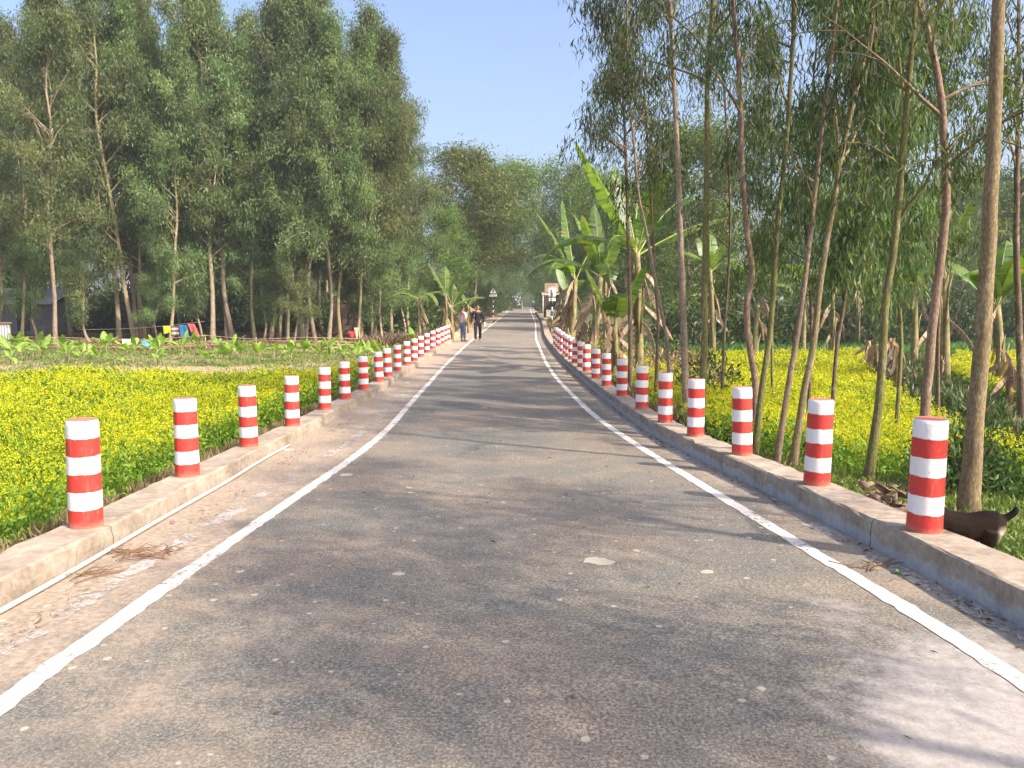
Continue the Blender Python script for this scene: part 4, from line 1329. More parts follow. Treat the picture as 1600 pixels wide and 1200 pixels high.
# tangle behind the right kerb
k6 = lambda X, Y: in_view(X, Y) * ss(X - BRX(Y) - KW, .1, .5) * (X < BRX(Y) + 2.6)
X1, Y1 = scatter(40000, 2.0, 6.5, 12, 60, k6, rng, 1.2)
blades('dead_leaves', X1, Y1, .42, .06, M['dryleaf'], 'withered brown tangle under the banana clump', 57, up=.8, spread=.8)
X1, Y1 = scatter(12000, 2.0, 6.5, 11, 50, k6, rng, 1.2)
blades('weeds', X1, Y1, .34, .05, M['shrub'], 'green weeds under the banana clump', 58, up=.8, spread=.7)
# woodland floor litter and verge scrub left of the road past the kerb
k7 = lambda X, Y: ss(XL(Y) - 1.5 - X, 0, .7) * (X > XL(Y) - 6)
X1, Y1 = scatter(16000, -9, 3, 38, 150, k7, rng, 1.5)
blades('dry_scrub', X1, Y1, .55, .07, M['dryleaf'], 'dry brown scrub on the verge with the warning sign', 59, up=.8, spread=.7)
k8 = lambda X, Y: in_view(X, Y) * (X < -4)
X1, Y1 = scatter(22000, -34, -4, 36, 50, k8, rng)
blades('leaf_litter', X1, Y1, .2, .07, M['dryleaf'], 'brown leaf litter on the grove floor', 60, up=.1, spread=.8)
# fallen leaves and chaff along the foot of the right kerb, and a few on the road
k9 = lambda X, Y: np.exp(-((X - (BRX(Y) - KW - .09)) / .07) ** 2) * (.25 + .75 * (np.sin(Y * 1.9 + 1) > .2))
X1, Y1 = scatter(9000, 1.0, 2.7, 2.5, 26, k9, rng, 1.3)
def flat_litter(name, X, Y, L, W, mat, label, seed):
    rng = np.random.default_rng(seed)
    P = np.stack([X, Y, ZR(Y) + .006], 1)
    D = rng.normal(size=(len(X), 3)); D[:, 2] = np.abs(D[:, 2]) * .15
    V, F = leaf_quads(P, D, L * rng.uniform(.4, 1.3, len(X)), W * rng.uniform(.5, 1.2, len(X)), .06, rng)
    V[:, 2] = np.maximum(V[:, 2], ZR(V[:, 1]) + .004)
    o = link(name, np_mesh(name, V, F, rng.uniform(size=len(F)) * .8), None, mat)
    tag(o, label, 'leaf litter', None, 'stuff')
flat_litter('leaf_litter', X1, Y1, .06, .014, M['dryleaf'], 'brown fallen leaves along the foot of the shaded kerb', 61)
k10 = lambda X, Y: np.exp(-((X - (BLX(Y) + KW + .30)) / .08) ** 2) * (np.sin(Y * 2.3) > .1)
X1, Y1 = scatter(3500, -3.2, -2.0, 2.5, 12, k10, rng)
flat_litter('leaf_litter', X1, Y1, .05, .007, M['dryleaf'], 'brown chaff scattered along the white pipe', 62)
X1, Y1 = scatter(500, -2, 2, 2.2, 30, lambda X, Y: np.full(len(X), .35), rng)
flat_litter('leaf_litter', X1, Y1, .05, .012, M['dryleaf'], 'few dry leaves strewn over the asphalt', 63)


# ------------------------------------------------------------------ small things by the road
# white pipe along the foot of the left kerb
pb = MB()
ys = np.arange(2.2, 9.9, .25)
pb.tube([(float(BLX(y)) + KW + .045 + .01 * math.sin(y * 2), y, float(ZR(y)) + .022) for y in ys], .014, 10)
tag(pb.build('pipe', plain('pipe_plastic', (.52, .51, .49), .45, .12)), 'thin white plastic pipe lying along the foot of the kerb', 'pipe')


def twigs(name, cx, cy, n, spread, seed, label):
    r = random.Random(seed)
    mb = MB()
    for i in range(n):
        a = r.gauss(.35, .7); L = r.uniform(.10, .34)
        x, y = cx + r.gauss(0, spread), cy + r.gauss(0, spread * .7)
        pts = []
        for k in range(5):
            t = k / 4 - .5
            xx, yy = x + math.cos(a) * L * t + r.gauss(0, .008), y + math.sin(a) * L * t + r.gauss(0, .008)
            pts.append((xx, yy, float(ZR(yy)) + .006 + abs(r.gauss(0, .012))))
        mb.tube(pts, [.0035, .003, .003, .0025, .0015], 5)
    tag(mb.build(name, plain('twig_bark', (.20, .12, .07), .85)), label, 'twigs')


p = at(222, 852, 4.75); twigs('twig_pile', p.x, p.y, 26, .11, 3, 'heap of thin brown twigs on the shoulder beside the white pipe')
p = at(155, 882, 4.35); twigs('twig_pile', p.x, p.y, 9, .05, 4, 'small knot of twigs nearer the camera beside the white pipe')
p = at(1372, 856, 4.5); twigs('twig_pile', p.x, p.y, 8, .07, 6, 'scatter of dark twigs at the foot of the shaded kerb')


def scrap(name, px, py, mat, size, label, seed):
    Y0 = ((1.55) * 1200 / (py - 478))
    for y in np.arange(2, 12, .02):
        q = at(px, py, y)
        if q.z <= float(ZR(y)) + .004: break
    r = random.Random(seed)
    bm = bmesh.new()
    vs = [bm.verts.new((math.cos(a) * size * r.uniform(.6, 1.2), math.sin(a) * size * r.uniform(.5, 1), .01 + r.uniform(0, .02))) for a in np.arange(0, 6.2, .9)]
    c = bm.verts.new((0, 0, .03))
    for i in range(len(vs)): bm.faces.new((vs[i], vs[(i + 1) % len(vs)], c))
    me = bpy.data.meshes.new(name); bm.to_mesh(me); bm.free()
    o = link(name, me, None, mat)
    o.location = (q.x, q.y, float(ZR(q.y)))
    sm = o.modifiers.new('s', 'SOLIDIFY'); sm.thickness = .003
    tag(o, label, 'scrap')


scrap('litter_scrap', 270, 819, plain('pink_wrapper', (.62, .08, .22), .4), .026, 'crumpled pink wrapper beside the white pipe', 1)
scrap('green_leaf', 1402, 897, plain('fresh_leaf', (.10, .34, .04), .5), .022, 'single fresh green leaf on the shoulder by the shaded kerb', 2)

# heap of dry bark behind the right kerb
hb = empty('bark_heap', (0, 0, 0))
p = at(1385, 775, 6.3)
gx, gy = 2.93, 6.0
hb.location = (gx, gy, gz(gx, gy) + .20)
tag(hb, 'heap of dry curled bark pieces behind the kerb', 'bark heap')
r = random.Random(17)
bm_ = plain('dry_bark', (.19, .135, .092), .9, .55, 14, bmp=.6)
mb = MB()
vs, fs = [], []
for j in range(6):
    for k in range(14):
        a, e_ = k * 2 * math.pi / 14, j / 5 * 1.5
        q_ = 1 + r.gauss(0, .06)
        vs.append((.17 * math.cos(a) * math.cos(e_) * q_, .40 * math.sin(a) * math.cos(e_) * q_, -.30 + .36 * math.sin(e_) * q_))
for j in range(5):
    for k in range(14):
        fs.append((j * 14 + k, j * 14 + (k + 1) % 14, (j + 1) * 14 + (k + 1) % 14, (j + 1) * 14 + k))
mb.add(vs, fs); mb.build('mulch', plain('bark_mulch', (.16, .115, .08), .95, .5, 20, bmp=.6), hb)
for i in range(96):
    mb = MB()
    L, w = r.uniform(.06, .15), r.uniform(.018, .036)
    vs, fs = [], []
    for a in range(4):
        for b in range(5):
            ang = (b / 4 - .5) * 1.9
            vs.append(((a / 3 - .5) * L + r.gauss(0, .006), math.sin(ang) * w, math.cos(ang) * w * .8 + r.gauss(0, .004)))
    for a in range(3):
        for b in range(4):
            fs.append((a * 5 + b, a * 5 + b + 1, a * 5 + b + 6, a * 5 + b + 5))
    mb.add(vs, fs)
    o = mb.build('bark_piece', bm_, hb)
    sm = o.modifiers.new('s', 'SOLIDIFY'); sm.thickness = .008
    t = r.uniform(-1, 1)
    o.location = (t * .14 + r.gauss(0, .08), t * .34 + r.gauss(0, .12), -.08 + .26 * r.random() * (1 - abs(t)))
    o.rotation_euler = (r.gauss(0, .7), r.gauss(0, .5), r.uniform(0, 6.28))


# ------------------------------------------------------------------ figures grown from a skeleton
def skin(name, verts, edges, mat, parent=None, root=0, sub=2):
    """verts: (x, y, z, rx[, ry])"""
    me = bpy.data.meshes.new(name)
    me.from_pydata([v[:3] for v in verts], edges, [])
    me.update()
    o = link(name, me, parent, mat)
    sk = o.modifiers.new('skin', 'SKIN')
    sk.use_smooth_shade = True
    if not me.skin_vertices:
        bpy.context.view_layer.objects.active = o
    lay = me.skin_vertices[0].data
    for i, v in enumerate(verts):
        lay[i].radius = (v[3], v[4] if len(v) > 4 else v[3])
        lay[i].use_root = (i == root)
    ss_ = o.modifiers.new('sub', 'SUBSURF'); ss_.levels = sub; ss_.render_levels = sub
    return o


M['skin'] = plain('skin', (.30, .155, .085), .55, .08)
M['hair'] = plain('hair', (.012, .011, .011), .5, .2)


def person(loc, rz, scale, shirt, trousers, shoe, arms, legs, label, head_turn=0.0, extra=None, shirt_len=.86):
    """standing figure 1.72 m tall facing -Y; arms: elbow and wrist points, legs: knee and ankle points, [side -1/+1]"""
    root = empty('person', loc, rz)
    root.scale = (scale,) * 3
    tag(root, label, 'person')
    V, E = [], []
    def v(*a): V.append(a); return len(V) - 1
    pel = v(0, 0, .94, .135, .105)
    wai = v(0, -.005, 1.08, .12, .095); che = v(0, -.005, 1.27, .15, .105); sho = v(0, .01, 1.40, .135, .085)
    nec = v(0, .005, 1.47, .055, .055); jaw = v(0, -.015, 1.545, .062, .07); hed = v(0, -.005, 1.625, .076, .092); crn = v(0, .005, 1.70, .045, .055)
    for a, b in ((pel, wai), (wai, che), (che, sho), (sho, nec), (nec, jaw), (jaw, hed), (hed, crn)): E.append((a, b))
    nose = v(math.sin(head_turn) * .1, -math.cos(head_turn) * .105, 1.60, .012); E.append((hed, nose))
    for s in (-1, 1):
        e = v(s * .088, .01, 1.61, .014); E.append((hed, e))
        el, wr = arms[s]
        a0 = v(s * .185, .01, 1.38, .062); a1 = v(*el, .045); a2 = v(*wr, .03)
        E += [(sho, a0), (a0, a1), (a1, a2)]
        d = (Vector(wr) - Vector(el)).normalized()
        pm = Vector(wr) + d * .07
        a3 = v(*pm, .035, .02); E.append((a2, a3))
        for f in range(4):
            fo = Vector((.0, (f - 1.5) * .02, 0))
            f1 = pm + d * .055 + fo + Vector((-s * .006, 0, 0)); f2 = f1 + d * (.045 - .008 * abs(f - 1.3)) + Vector((-s * .02, 0, 0))
            i1 = v(*f1, .0095); i2 = v(*f2, .008); E += [(a3, i1), (i1, i2)]
        th = Vector(wr) + d * .04 + Vector((-s * .01, -.04, 0)); i1 = v(*th, .011); i2 = v(*(th + d * .035), .009); E += [(a3, i1), (i1, i2)]
        kn, an = legs[s]
        l0 = v(s * .10, 0, .88, .088); l1 = v(*kn, .058); l2 = v(kn[0] * .5 + an[0] * .5, kn[1] * .5 + an[1] * .5 + .02, (kn[2] + an[2]) / 2, .055); l3 = v(*an, .036)
        toe = v(an[0] + s * .02, an[1] - .15, max(.03, an[2] - .06), .035, .025)
        E += [(pel, l0), (l0, l1), (l1, l2), (l2, l3), (l3, toe)]
    skin('body', V, E, M['skin'], root)
    # shirt with sleeves
    V, E = [], []
    hem = v(0, 0, shirt_len, .165, .125); w = v(0, -.005, 1.08, .15, .118); c = v(0, -.005, 1.27, .172, .125); s_ = v(0, .01, 1.40, .145, .098); n = v(0, .005, 1.445, .07, .066)
    E += [(hem, w), (w, c), (c, s_), (s_, n)]
    for s in (-1, 1):
        el, wr = arms[s]
        a0 = v(s * .19, .01, 1.38, .078); a1 = v(*el, .062); a2 = v(*(Vector(el).lerp(Vector(wr), .88)), .045)
        E += [(s_, a0), (a0, a1), (a1, a2)]
    skin('shirt', V, E, shirt, root, 1)
    V, E = [], []
    t = v(0, 0, 1.0, .142, .112); p_ = v(0, 0, .92, .15, .118); E.append((t, p_))
    for s in (-1, 1):
        kn, an = legs[s]
        l0 = v(s * .10, 0, .84, .10); l1 = v(*kn, .075); l3 = v(an[0], an[1], an[2] + .05, .062)
        E += [(p_, l0), (l0, l1), (l1, l3)]
    skin('trousers', V, E, trousers, root, 1)
    for s in (-1, 1):
        an = legs[s][1]
        skin('shoe', [(an[0], an[1] + .06, max(.035, an[2] - .045), .045, .035), (an[0] + s * .01, an[1] - .06, max(.035, an[2] - .05), .05, .035), (an[0] + s * .02, an[1] - .17, max(.03, an[2] - .055), .04, .025)], [(0, 1), (1, 2)], shoe, root)
    sx, cx = math.sin(head_turn), math.cos(head_turn)
    skin('hair', [(0 - sx * .03, .03 * cx, 1.60, .07, .075), (-sx * .02, .025 * cx, 1.665, .085, .095), (0, .0, 1.715, .075, .085)], [(0, 1), (1, 2)], M['hair'], root)
    for s in (-1, 1):
        eb = MB()
        c0 = Vector((sx * .082 + cx * s * .03, -cx * .088 + sx * s * .03, 1.625))
        eb.tube([c0 + Vector((0, 0, -.008)), c0 + Vector((0, 0, .008))], .011, 6)
        eb.build('eye', M['hair'], root)
    return root


x, y = -1.62, 36.4
pm1 = person((x, y, float(ZR(y))), R(8), 1.03, plain('black_shirt', (.012, .012, .018), .8, .2), plain('black_trousers', (.012, .012, .015), .8), plain('orange_sandal', (.50, .13, .05), .6),
             {-1: ((-.27, .03, 1.12), (-.26, -.08, .88)), 1: ((.28, .02, 1.12), (.25, -.06, .88))},
             {-1: ((-.11, -.10, .50), (-.12, -.16, .10)), 1: ((.11, -.02, .50), (.12, .17, .12))}, 'man in black shirt and trousers walking along the road edge with white papers', .0, None, .80)
pp = MB(); pp.box((x + .33, y - .12, float(ZR(y)) + .83), (.03, .16, .24))
tag(pp.build('paper', plain('paper', (.82, .82, .80), .7, .03)), 'white papers held by the man in black', 'papers')
x, y = -2.36, 36.9
pm2 = person((x, y, float(ZR(y)) + .02), R(135), .98, plain('pale_shirt', (.62, .46, .42), .85, .15), plain('blue_jeans', (.10, .17, .27), .85, .45, 14), plain('brown_sandal', (.22, .11, .06), .7),
             {-1: ((-.26, .02, 1.13), (-.22, -.05, .90)), 1: ((.25, .06, 1.13), (.19, -.10, .95))},
             {-1: ((-.11, -.02, .50), (-.12, .0, .09)), 1: ((.11, -.04, .50), (.13, -.03, .09))}, 'man in pale shirt and blue jeans standing on the verge', .3, None, .84)


# goat behind the right kerb, head hidden by the first bollard
def goat():
    x, y = 3.13, 5.22
    z = gz(x, y) - .02
    root = empty('goat', (x, y, z), R(-24))
    root.scale = (.78,) * 3
    tag(root, 'small dark brown goat behind the kerb with its tail raised', 'goat')
    # along X: rump at +, head at -; ellipse rings joined with limbs and fused into one skin
    mb = MB()
    def ell(pts, n=14):
        vs, fs = [], []
        for (x_, y_, z_, ry, rz_) in pts:
            for k in range(n):
                a_ = 2 * math.pi * k / n
                vs.append((x_, y_ + ry * math.cos(a_), z_ + rz_ * math.sin(a_)))
        for i in range(len(pts) - 1):
            for k in range(n):
                fs.append((i * n + k, i * n + (k + 1) % n, (i + 1) * n + (k + 1) % n, (i + 1) * n + k))
        fs += [tuple(range(n - 1, -1, -1)), tuple((len(pts) - 1) * n + k for k in range(n))]
        mb.add(vs, fs)
    ell([(.335, 0, .50, .03, .04), (.32, 0, .49, .07, .085), (.27, 0, .495, .10, .125), (.18, 0, .485, .108, .132), (.05, 0, .43, .128, .148), (-.08, 0, .44, .118, .145), (-.19, 0, .47, .095, .13), (-.25, 0, .49, .07, .10), (-.29, 0, .505, .04, .06)])
    mb.tube([(-.16, 0, .51), (-.24, .04, .57), (-.28, .12, .61), (-.29, .20, .60)], [.10, .082, .062, .05], 12)
    mb.tube([(-.285, .16, .61), (-.29, .22, .60), (-.295, .29, .55), (-.30, .34, .49), (-.30, .36, .47)], [.045, .058, .05, .034, .022], 12)
    for s in (-1, 1):
        mb.tube([(.23, s * .06, .45), (.22, s * .07, .36), (.19, s * .072, .28), (.265, s * .07, .17), (.255, s * .07, .05), (.235, s * .07, .0)], [.085, .062, .036, .022, .02, .022], 10)
        mb.tube([(-.17, s * .05, .44), (-.17, s * .06, .33), (-.175, s * .06, .21), (-.17, s * .06, .05), (-.185, s * .06, .0)], [.07, .045, .027, .019, .021], 10)
        mb.tube([(-.29 + s * .035, .20, .63), (-.285 + s * .07, .19, .62), (-.28 + s * .10, .17, .575)], [.016, .024, .008], 8)
    mb.tube([(.30, 0, .55), (.345, 0, .575), (.385, 0, .61), (.405, 0, .65), (.40, 0, .68)], [.034, .033, .030, .026, .010], 8)
    m, nt, p = new_mat('goat_hair')
    co = obj_co(nt)
    sx = N(nt, 'ShaderNodeSeparateXYZ'); nt.links.new(co, sx.inputs[0])
    mp = N(nt, 'ShaderNodeMapping'); mp.inputs['Scale'].default_value = (4, 10, 10); nt.links.new(co, mp.inputs['Vector'])
    n = noise(nt, 9, 6, .7, mp.outputs[0])
    c = mixc(nt, n, (.009, .007, .006), (.046, .030, .022))
    # pale patch on the back of the thighs, darker line along the spine
    w = math_(nt, 'MULTIPLY', sstep(nt, sx.outputs[0], .25, .30), sstep(nt, math_(nt, 'MULTIPLY', sx.outputs[2], -1), -.52, -.46))
    c = mixc(nt, w, c, (.34, .29, .24))
    c = mixc(nt, math_(nt, 'MULTIPLY', sstep(nt, sx.outputs[2], .55, .60), .8), c, (.012, .010, .010))
    nt.links.new(c, p.inputs['Base Color']); p.inputs['Roughness'].default_value = .95; p.inputs['Specular IOR Level'].default_value = .08
    bump(nt, p, n, .5, .02)
    o = mb.build('body', m, root)
    rm = o.modifiers.new('fuse', 'REMESH'); rm.mode = 'VOXEL'; rm.voxel_size = .011; rm.use_smooth_shade = True
    sm_ = o.modifiers.new('smooth', 'SMOOTH'); sm_.factor = .5; sm_.iterations = 4
    for s in (-1, 1):
        hb_ = MB(); hb_.tube([(-.29 + s * .025, .19, .64), (-.285 + s * .03, .16, .69), (-.28 + s * .035, .11, .72)], [.012, .009, .003], 6)
        hb_.build('horn', plain('horn', (.16, .13, .10), .5), root)
    return root


goat()


# ------------------------------------------------------------------ signs
def pole_bands(mb_name, x, y, z0, h, n, parent):
    mb = MB()
    for i in range(n):
        mb.tube([(0, 0, h * i / n), (0, 0, h * (i + 1) / n)], .045, 12, i % 2)
    return mb.build(mb_name, [M['white'], M['black']], parent)


x, y = -1.95, 80
z = gz(x, y)
sg = empty('warning_sign', (x, y, z), R(0))
tag(sg, 'white triangular warning sign with plate on a banded pole', 'road sign')
H = 1.5 + (478 - 472) * y / 1200 - z
pole_bands('pole', x, y, z, H + .2, 7, sg)
mb = MB()
def prism(mb, pts, y0, y1, mi=0):
    n = len(pts)
    vs = [(a, y0, b) for a, b in pts] + [(a, y1, b) for a, b in pts]
    mb.add(vs, [tuple(range(n)), tuple(range(2 * n - 1, n - 1, -1))] + [(i, i + n, (i + 1) % n + n, (i + 1) % n) for i in range(n)], mi)
zb = 1.5 + (478 - 459) * y / 1200 - z; zt = 1.5 + (478 - 450) * y / 1200 - z
prism(mb, [(-.40, zb), (.40, zb), (0, zt + .05)], -.075, -.055, 1)
prism(mb, [(-.355, zb + .03), (.355, zb + .03), (0, zt - .02)], -.080, -.0752, 0)
# walking figure
prism(mb, [(-.05, zb + .08), (.0, zb + .25), (.05, zb + .08), (.09, zb + .08), (.05, zb + .3), (.1, zb + .2), (.12, zb + .22), (.05, zb + .40), (-.04, zb + .40), (-.11, zb + .24), (-.09, zb + .22), (-.045, zb + .3), (-.09, zb + .08)], -.085, -.0803, 1)
prism(mb, [(.045 * math.cos(a) , zb + .455 + .045 * math.sin(a)) for a in np.arange(0, 6.28, .6)], -.085, -.0803, 1)
mb.build('triangle_panel', [M['white'], M['black']], sg, smooth=False)
mb = MB()
z1 = 1.5 + (478 - 463.5) * y / 1200 - z; z0_ = 1.5 + (478 - 460.5) * y / 1200 - z
prism(mb, [(-.38, z1), (.38, z1), (.38, z0_), (-.38, z0_)], -.075, -.055, 0)
for k, (a, b) in enumerate([(-.3, -.18), (-.14, -.05), (0, .1), (.14, .3)]):
    prism(mb, [(a, z1 + .05), (b, z1 + .05), (b, z0_ - .05), (a, z0_ - .05)], -.079, -.0752, 2)
mb.build('text_plate', [M['white'], M['black'], plain('faint_print', (.42, .42, .42), .6)], sg, smooth=False)

x, y = 2.86, 55
z = gz(x, y)
sg = empty('road_board', (x, y, z))
tag(sg, 'back of a white board and smaller plate on a banded pole', 'road sign')
zt = 1.5 + (478 - 450) * y / 1200 - z
pole_bands('pole', x, y, z, zt - .05, 9, sg)
mb = MB(); zz = lambda py: 1.5 + (478 - py) * y / 1200 - z
prism(mb, [(-.24, zz(463.5)), (.26, zz(463.5)), (.26, zz(450)), (-.24, zz(450))], .050, .070); mb.build('board', M['white'], sg, smooth=False)
mb = MB(); prism(mb, [(-.24, zz(470.5)), (.26, zz(470.5)), (.26, zz(465.5)), (-.24, zz(465.5))], .050, .070); mb.build('plate', M['white'], sg, smooth=False)


# ------------------------------------------------------------------ buildings
def tin_mat(name, c):
    m, nt, p = new_mat(name)
    co = obj_co(nt)
    n = noise(nt, 3, 6, .7, co)
    nt.links.new(mixc(nt, sstep(nt, n, .5, .75), c, (.24, .15, .10)), p.inputs['Base Color'])
    p.inputs['Roughness'].default_value = .45; p.inputs['Metallic'].default_value = .35
    return m


M['tin'] = tin_mat('tin_sheet', (.36, .36, .36))
M['mudwall'] = plain('mud_wall', (.20, .19, .175), .95, .2, 3, bmp=.3)


def corrugated(mb, p0, u, v, nu, amp, mi=0, nv=2):
    """wavy sheet from p0 along u (waves) and v"""
    p0, u, v = Vector(p0), Vector(u), Vector(v)
    nrm = u.cross(v).normalized()
    k = nu * 6
    vs = []
    for j in range(nv + 1):
        for i in range(k + 1):
            vs.append(p0 + u * (i / k) + v * (j / nv) + nrm * (amp * math.sin(i / k * nu * 2 * math.pi)))
    fs = [(j * (k + 1) + i, j * (k + 1) + i + 1, (j + 1) * (k + 1) + i + 1, (j + 1) * (k + 1) + i) for j in range(nv) for i in range(k)]
    mb.add(vs, fs, mi)


def house(x, y, w, d, h, rise, label, wallm, roofm, rz=0.0, name='tin_roofed_house'):
    z = gz(x, y) - .1
    root = empty(name, (x, y, z), rz)
    tag(root, label, 'house')
    mb = MB()
    mb.box((0, d / 2, h / 2), (w, d, h))
    prism_pts = [(-w / 2, h), (w / 2, h)]
    mb.build('wall', wallm, root, smooth=False)
    mb = MB(); mb.box((0, -.012, .12), (w + .3, .3, .34)); mb.build('plinth', M['mudwall'], root, smooth=False)
    rf = MB()
    corrugated(rf, (-w / 2 - .3, -.55, h - .1), (w + .6, 0, 0), (0, d / 2 + .55, rise), int(w * 6), .018)
    corrugated(rf, (-w / 2 - .3, d + .55, h - .1), (w + .6, 0, 0), (0, -d / 2 - .55, rise), int(w * 6), .018)
    o = rf.build('roof', roofm, root); sm = o.modifiers.new('s', 'SOLIDIFY'); sm.thickness = .01
    mb = MB(); mb.box((w * .22, -.02, .95), (.85, .05, 1.7)); dr_ = mb.build('door', plain('door_wood', (.05, .04, .035), .8), root, smooth=False)
    mb = MB(); mb.box((-w * .22, -.02, 1.35), (.8, .05, .7)); mb.build('window', plain('window_shutter', (.07, .065, .06), .8), root, smooth=False)
    return root


house(-34.5, 52, 7, 5, 2.2, 1.1, 'grey mud walled house with tin roof behind the grove trunks', M['mudwall'], M['tin'])
house(21, 66, 4, 4, 2.1, 1.0, 'house with tin roof half hidden behind the thin trees', M['mudwall'], M['tin'], -.2)

# brick wall in the grove shade
m, nt, p = new_mat('brick')
bt = N(nt, 'ShaderNodeTexBrick'); bt.inputs['Scale'].default_value = 3.2
bt.inputs['Color1'].default_value = (.13, .07, .05, 1); bt.inputs['Color2'].default_value = (.17, .095, .065, 1); bt.inputs['Mortar'].default_value = (.2, .17, .14, 1)
mpp = N(nt, 'ShaderNodeMapping'); mpp.inputs['Rotation'].default_value = (math.pi / 2, 0, 0)
nt.links.new(obj_co(nt), mpp.inputs[0]); nt.links.new(mpp.outputs[0], bt.inputs[0]); nt.links.new(bt.outputs[0], p.inputs['Base Color']); p.inputs['Roughness'].default_value = .9
mb = MB(); mb.box((0, 0, 1.1), (2.0, .25, 2.3)); mb.box((0, -.004, 2.3), (2.1, .34, .1))
o = mb.build('brick_wall', m, None, smooth=False); x = (545 - 800) / 1200 * 51; o.location = (x, 51, gz(x, 51) - .1)
tag(o, 'dark red brick wall standing in the grove shade', 'wall')

# corrugated tin panel at the edge of the plot
mb = MB(); corrugated(mb, (0, 0, 0), (2.0, 0, 0), (0, 0, 1.3), 16, .02)
o = mb.build('sheet', M['tin'], None); sm = o.modifiers.new('s', 'SOLIDIFY'); sm.thickness = .006
x0 = (17 - 800) / 1200 * 35.5 - 2.0
tp = empty('tin_fence', (x0, 35.5, gz(x0 + 1, 35.5) - .05)); o.parent = tp
mb = MB()
for xx in (.04, 1.0, 1.96): mb.tube([(xx, .06, -.2), (xx, .06, 1.36)], .035, 8)
mb.build('post', M['bark_dark'], tp)
mb = MB(); mb.tube([(-.05, .0, 1.33), (2.1, .0, 1.33)], .045, 8); mb.build('rail', M['bark_dark'], tp)
tag(tp, 'corrugated grey tin panel at the edge of the sapling plot', 'fence panel')

# bamboo rails along the far side of the plot
fr = empty('bamboo_fence', (0, 0, 0))
tag(fr, 'low fence of thin bamboo rails behind the banana saplings', 'fence')
M['bamboo'] = plain('dry_bamboo', (.36, .27, .17), .7, .3, 6)
r = random.Random(12)
pxs = [15, 90, 165, 240, 320, 400, 480, 560]
Yb = 35.6
for px in pxs:
    q = at(px, 530, Yb); g = gz(q.x, Yb)
    mb = MB(); mb.tube([(q.x, Yb, g - .1), (q.x + r.gauss(0, .03), Yb, g + .62)], .022, 7); mb.build('post', M['bamboo'], fr)
for lv in (.22, .42, .55):
    pts = []
    for px in pxs:
        q = at(px, 530, Yb); pts.append((q.x, Yb - .03, gz(q.x, Yb) + lv + r.gauss(0, .05)))
    mb = MB(); mb.tube(pts, .014, 6); mb.build('rail', M['bamboo'], fr)

# washing line and cloths
Yc = 38.2
ropem = plain('rope', (.30, .26, .2), .9)
mb = MB()
pa, pc = at(120, 515, Yc), at(320, 502, Yc)
pts = [pa.lerp(pc, t / 12) - Vector((0, 0, .12 * math.sin(t / 12 * math.pi))) for t in range(13)]
mb.tube(pts, .008, 6)
o = mb.build('washing_line', ropem); tag(o, 'washing line strung between grove trunks', 'washing line')


def cloth(px0, px1, py0, py1, Y, mat, label, slant=0, seed=0, name='towel'):
    r = random.Random(seed)
    a, b = at(px0, py0, Y), at(px1, py0, Y)
    drop = (py1 - py0) * Y / 1200
    vs, fs = [], []
    nu, nv = 14, 8
    for j in range(nv + 1):
        for i in range(nu + 1):
            u, t = i / nu, j / nv
            q = a.lerp(b, u)
            vs.append((q.x + slant * t * .35, Y - .03 + .035 * math.sin(u * 9 + seed + t * 1.5) * t, q.z - drop * t * (1 + .06 * math.sin(u * 5 + seed)) + .01 * math.sin(u * 20)))
    for j in range(nv):
        for i in range(nu):
            fs.append((j * (nu + 1) + i, j * (nu + 1) + i + 1, (j + 1) * (nu + 1) + i + 1, (j + 1) * (nu + 1) + i))
    # short flap folded over the line at the back
    mb = MB(); mb.add(vs, fs)
    o = mb.build(name, mat)
    sm = o.modifiers.new('s', 'SOLIDIFY'); sm.thickness = .006
    tag(o, label, 'cloth', 'washing hung in the grove')


m, nt, p = new_mat('striped_cloth')
sx = N(nt, 'ShaderNodeSeparateXYZ'); nt.links.new(geo_pos(nt), sx.inputs[0])
nt.links.new(mixc(nt, math_(nt, 'GREATER_THAN', math_(nt, 'SINE', math_(nt, 'MULTIPLY', sx.outputs[2], 30)), .1), (.62, .42, .32), (.10, .07, .06)), p.inputs['Base Color']); p.inputs['Roughness'].default_value = .9
cloth(255, 266.5, 509.5, 521, Yc, plain('lime_cloth', (.50, .62, .03), .85), 'lime green cloth on the washing line', 0, 1)
cloth(267, 280, 509.5, 526, Yc, m, 'tan and brown striped cloth on the washing line', .1, 2)
cloth(279.5, 293, 508, 527, Yc - .06, plain('blue_cloth', (.03, .14, .30), .85), 'deep blue towel on the washing line', .2, 3)
cloth(293, 304, 506, 527.5, Yc - .1, plain('red_cloth', (.46, .09, .09), .85), 'red towel slanting on the washing line', .8, 4)
cloth(191, 208, 530, 539, Yb - .02, plain('white_cloth', (.74, .72, .66), .85), 'white cloth over the bamboo rail', 0, 5)
cloth(221, 238, 532, 541, Yb - .02, plain('sky_cloth', (.14, .42, .62), .85), 'sky blue cloth over the bamboo rail', 0, 6)
cloth(543, 554, 518, 527, Yb + 2.5, plain('scarlet_cloth', (.55, .05, .05), .85), 'scarlet cloth by the stout pale trunk', .3, 7)
cloth(553, 561, 512, 528, Yb + 2.6, plain('cream_cloth', (.52, .42, .28), .85), 'cream cloth beside the scarlet one', .2, 8)

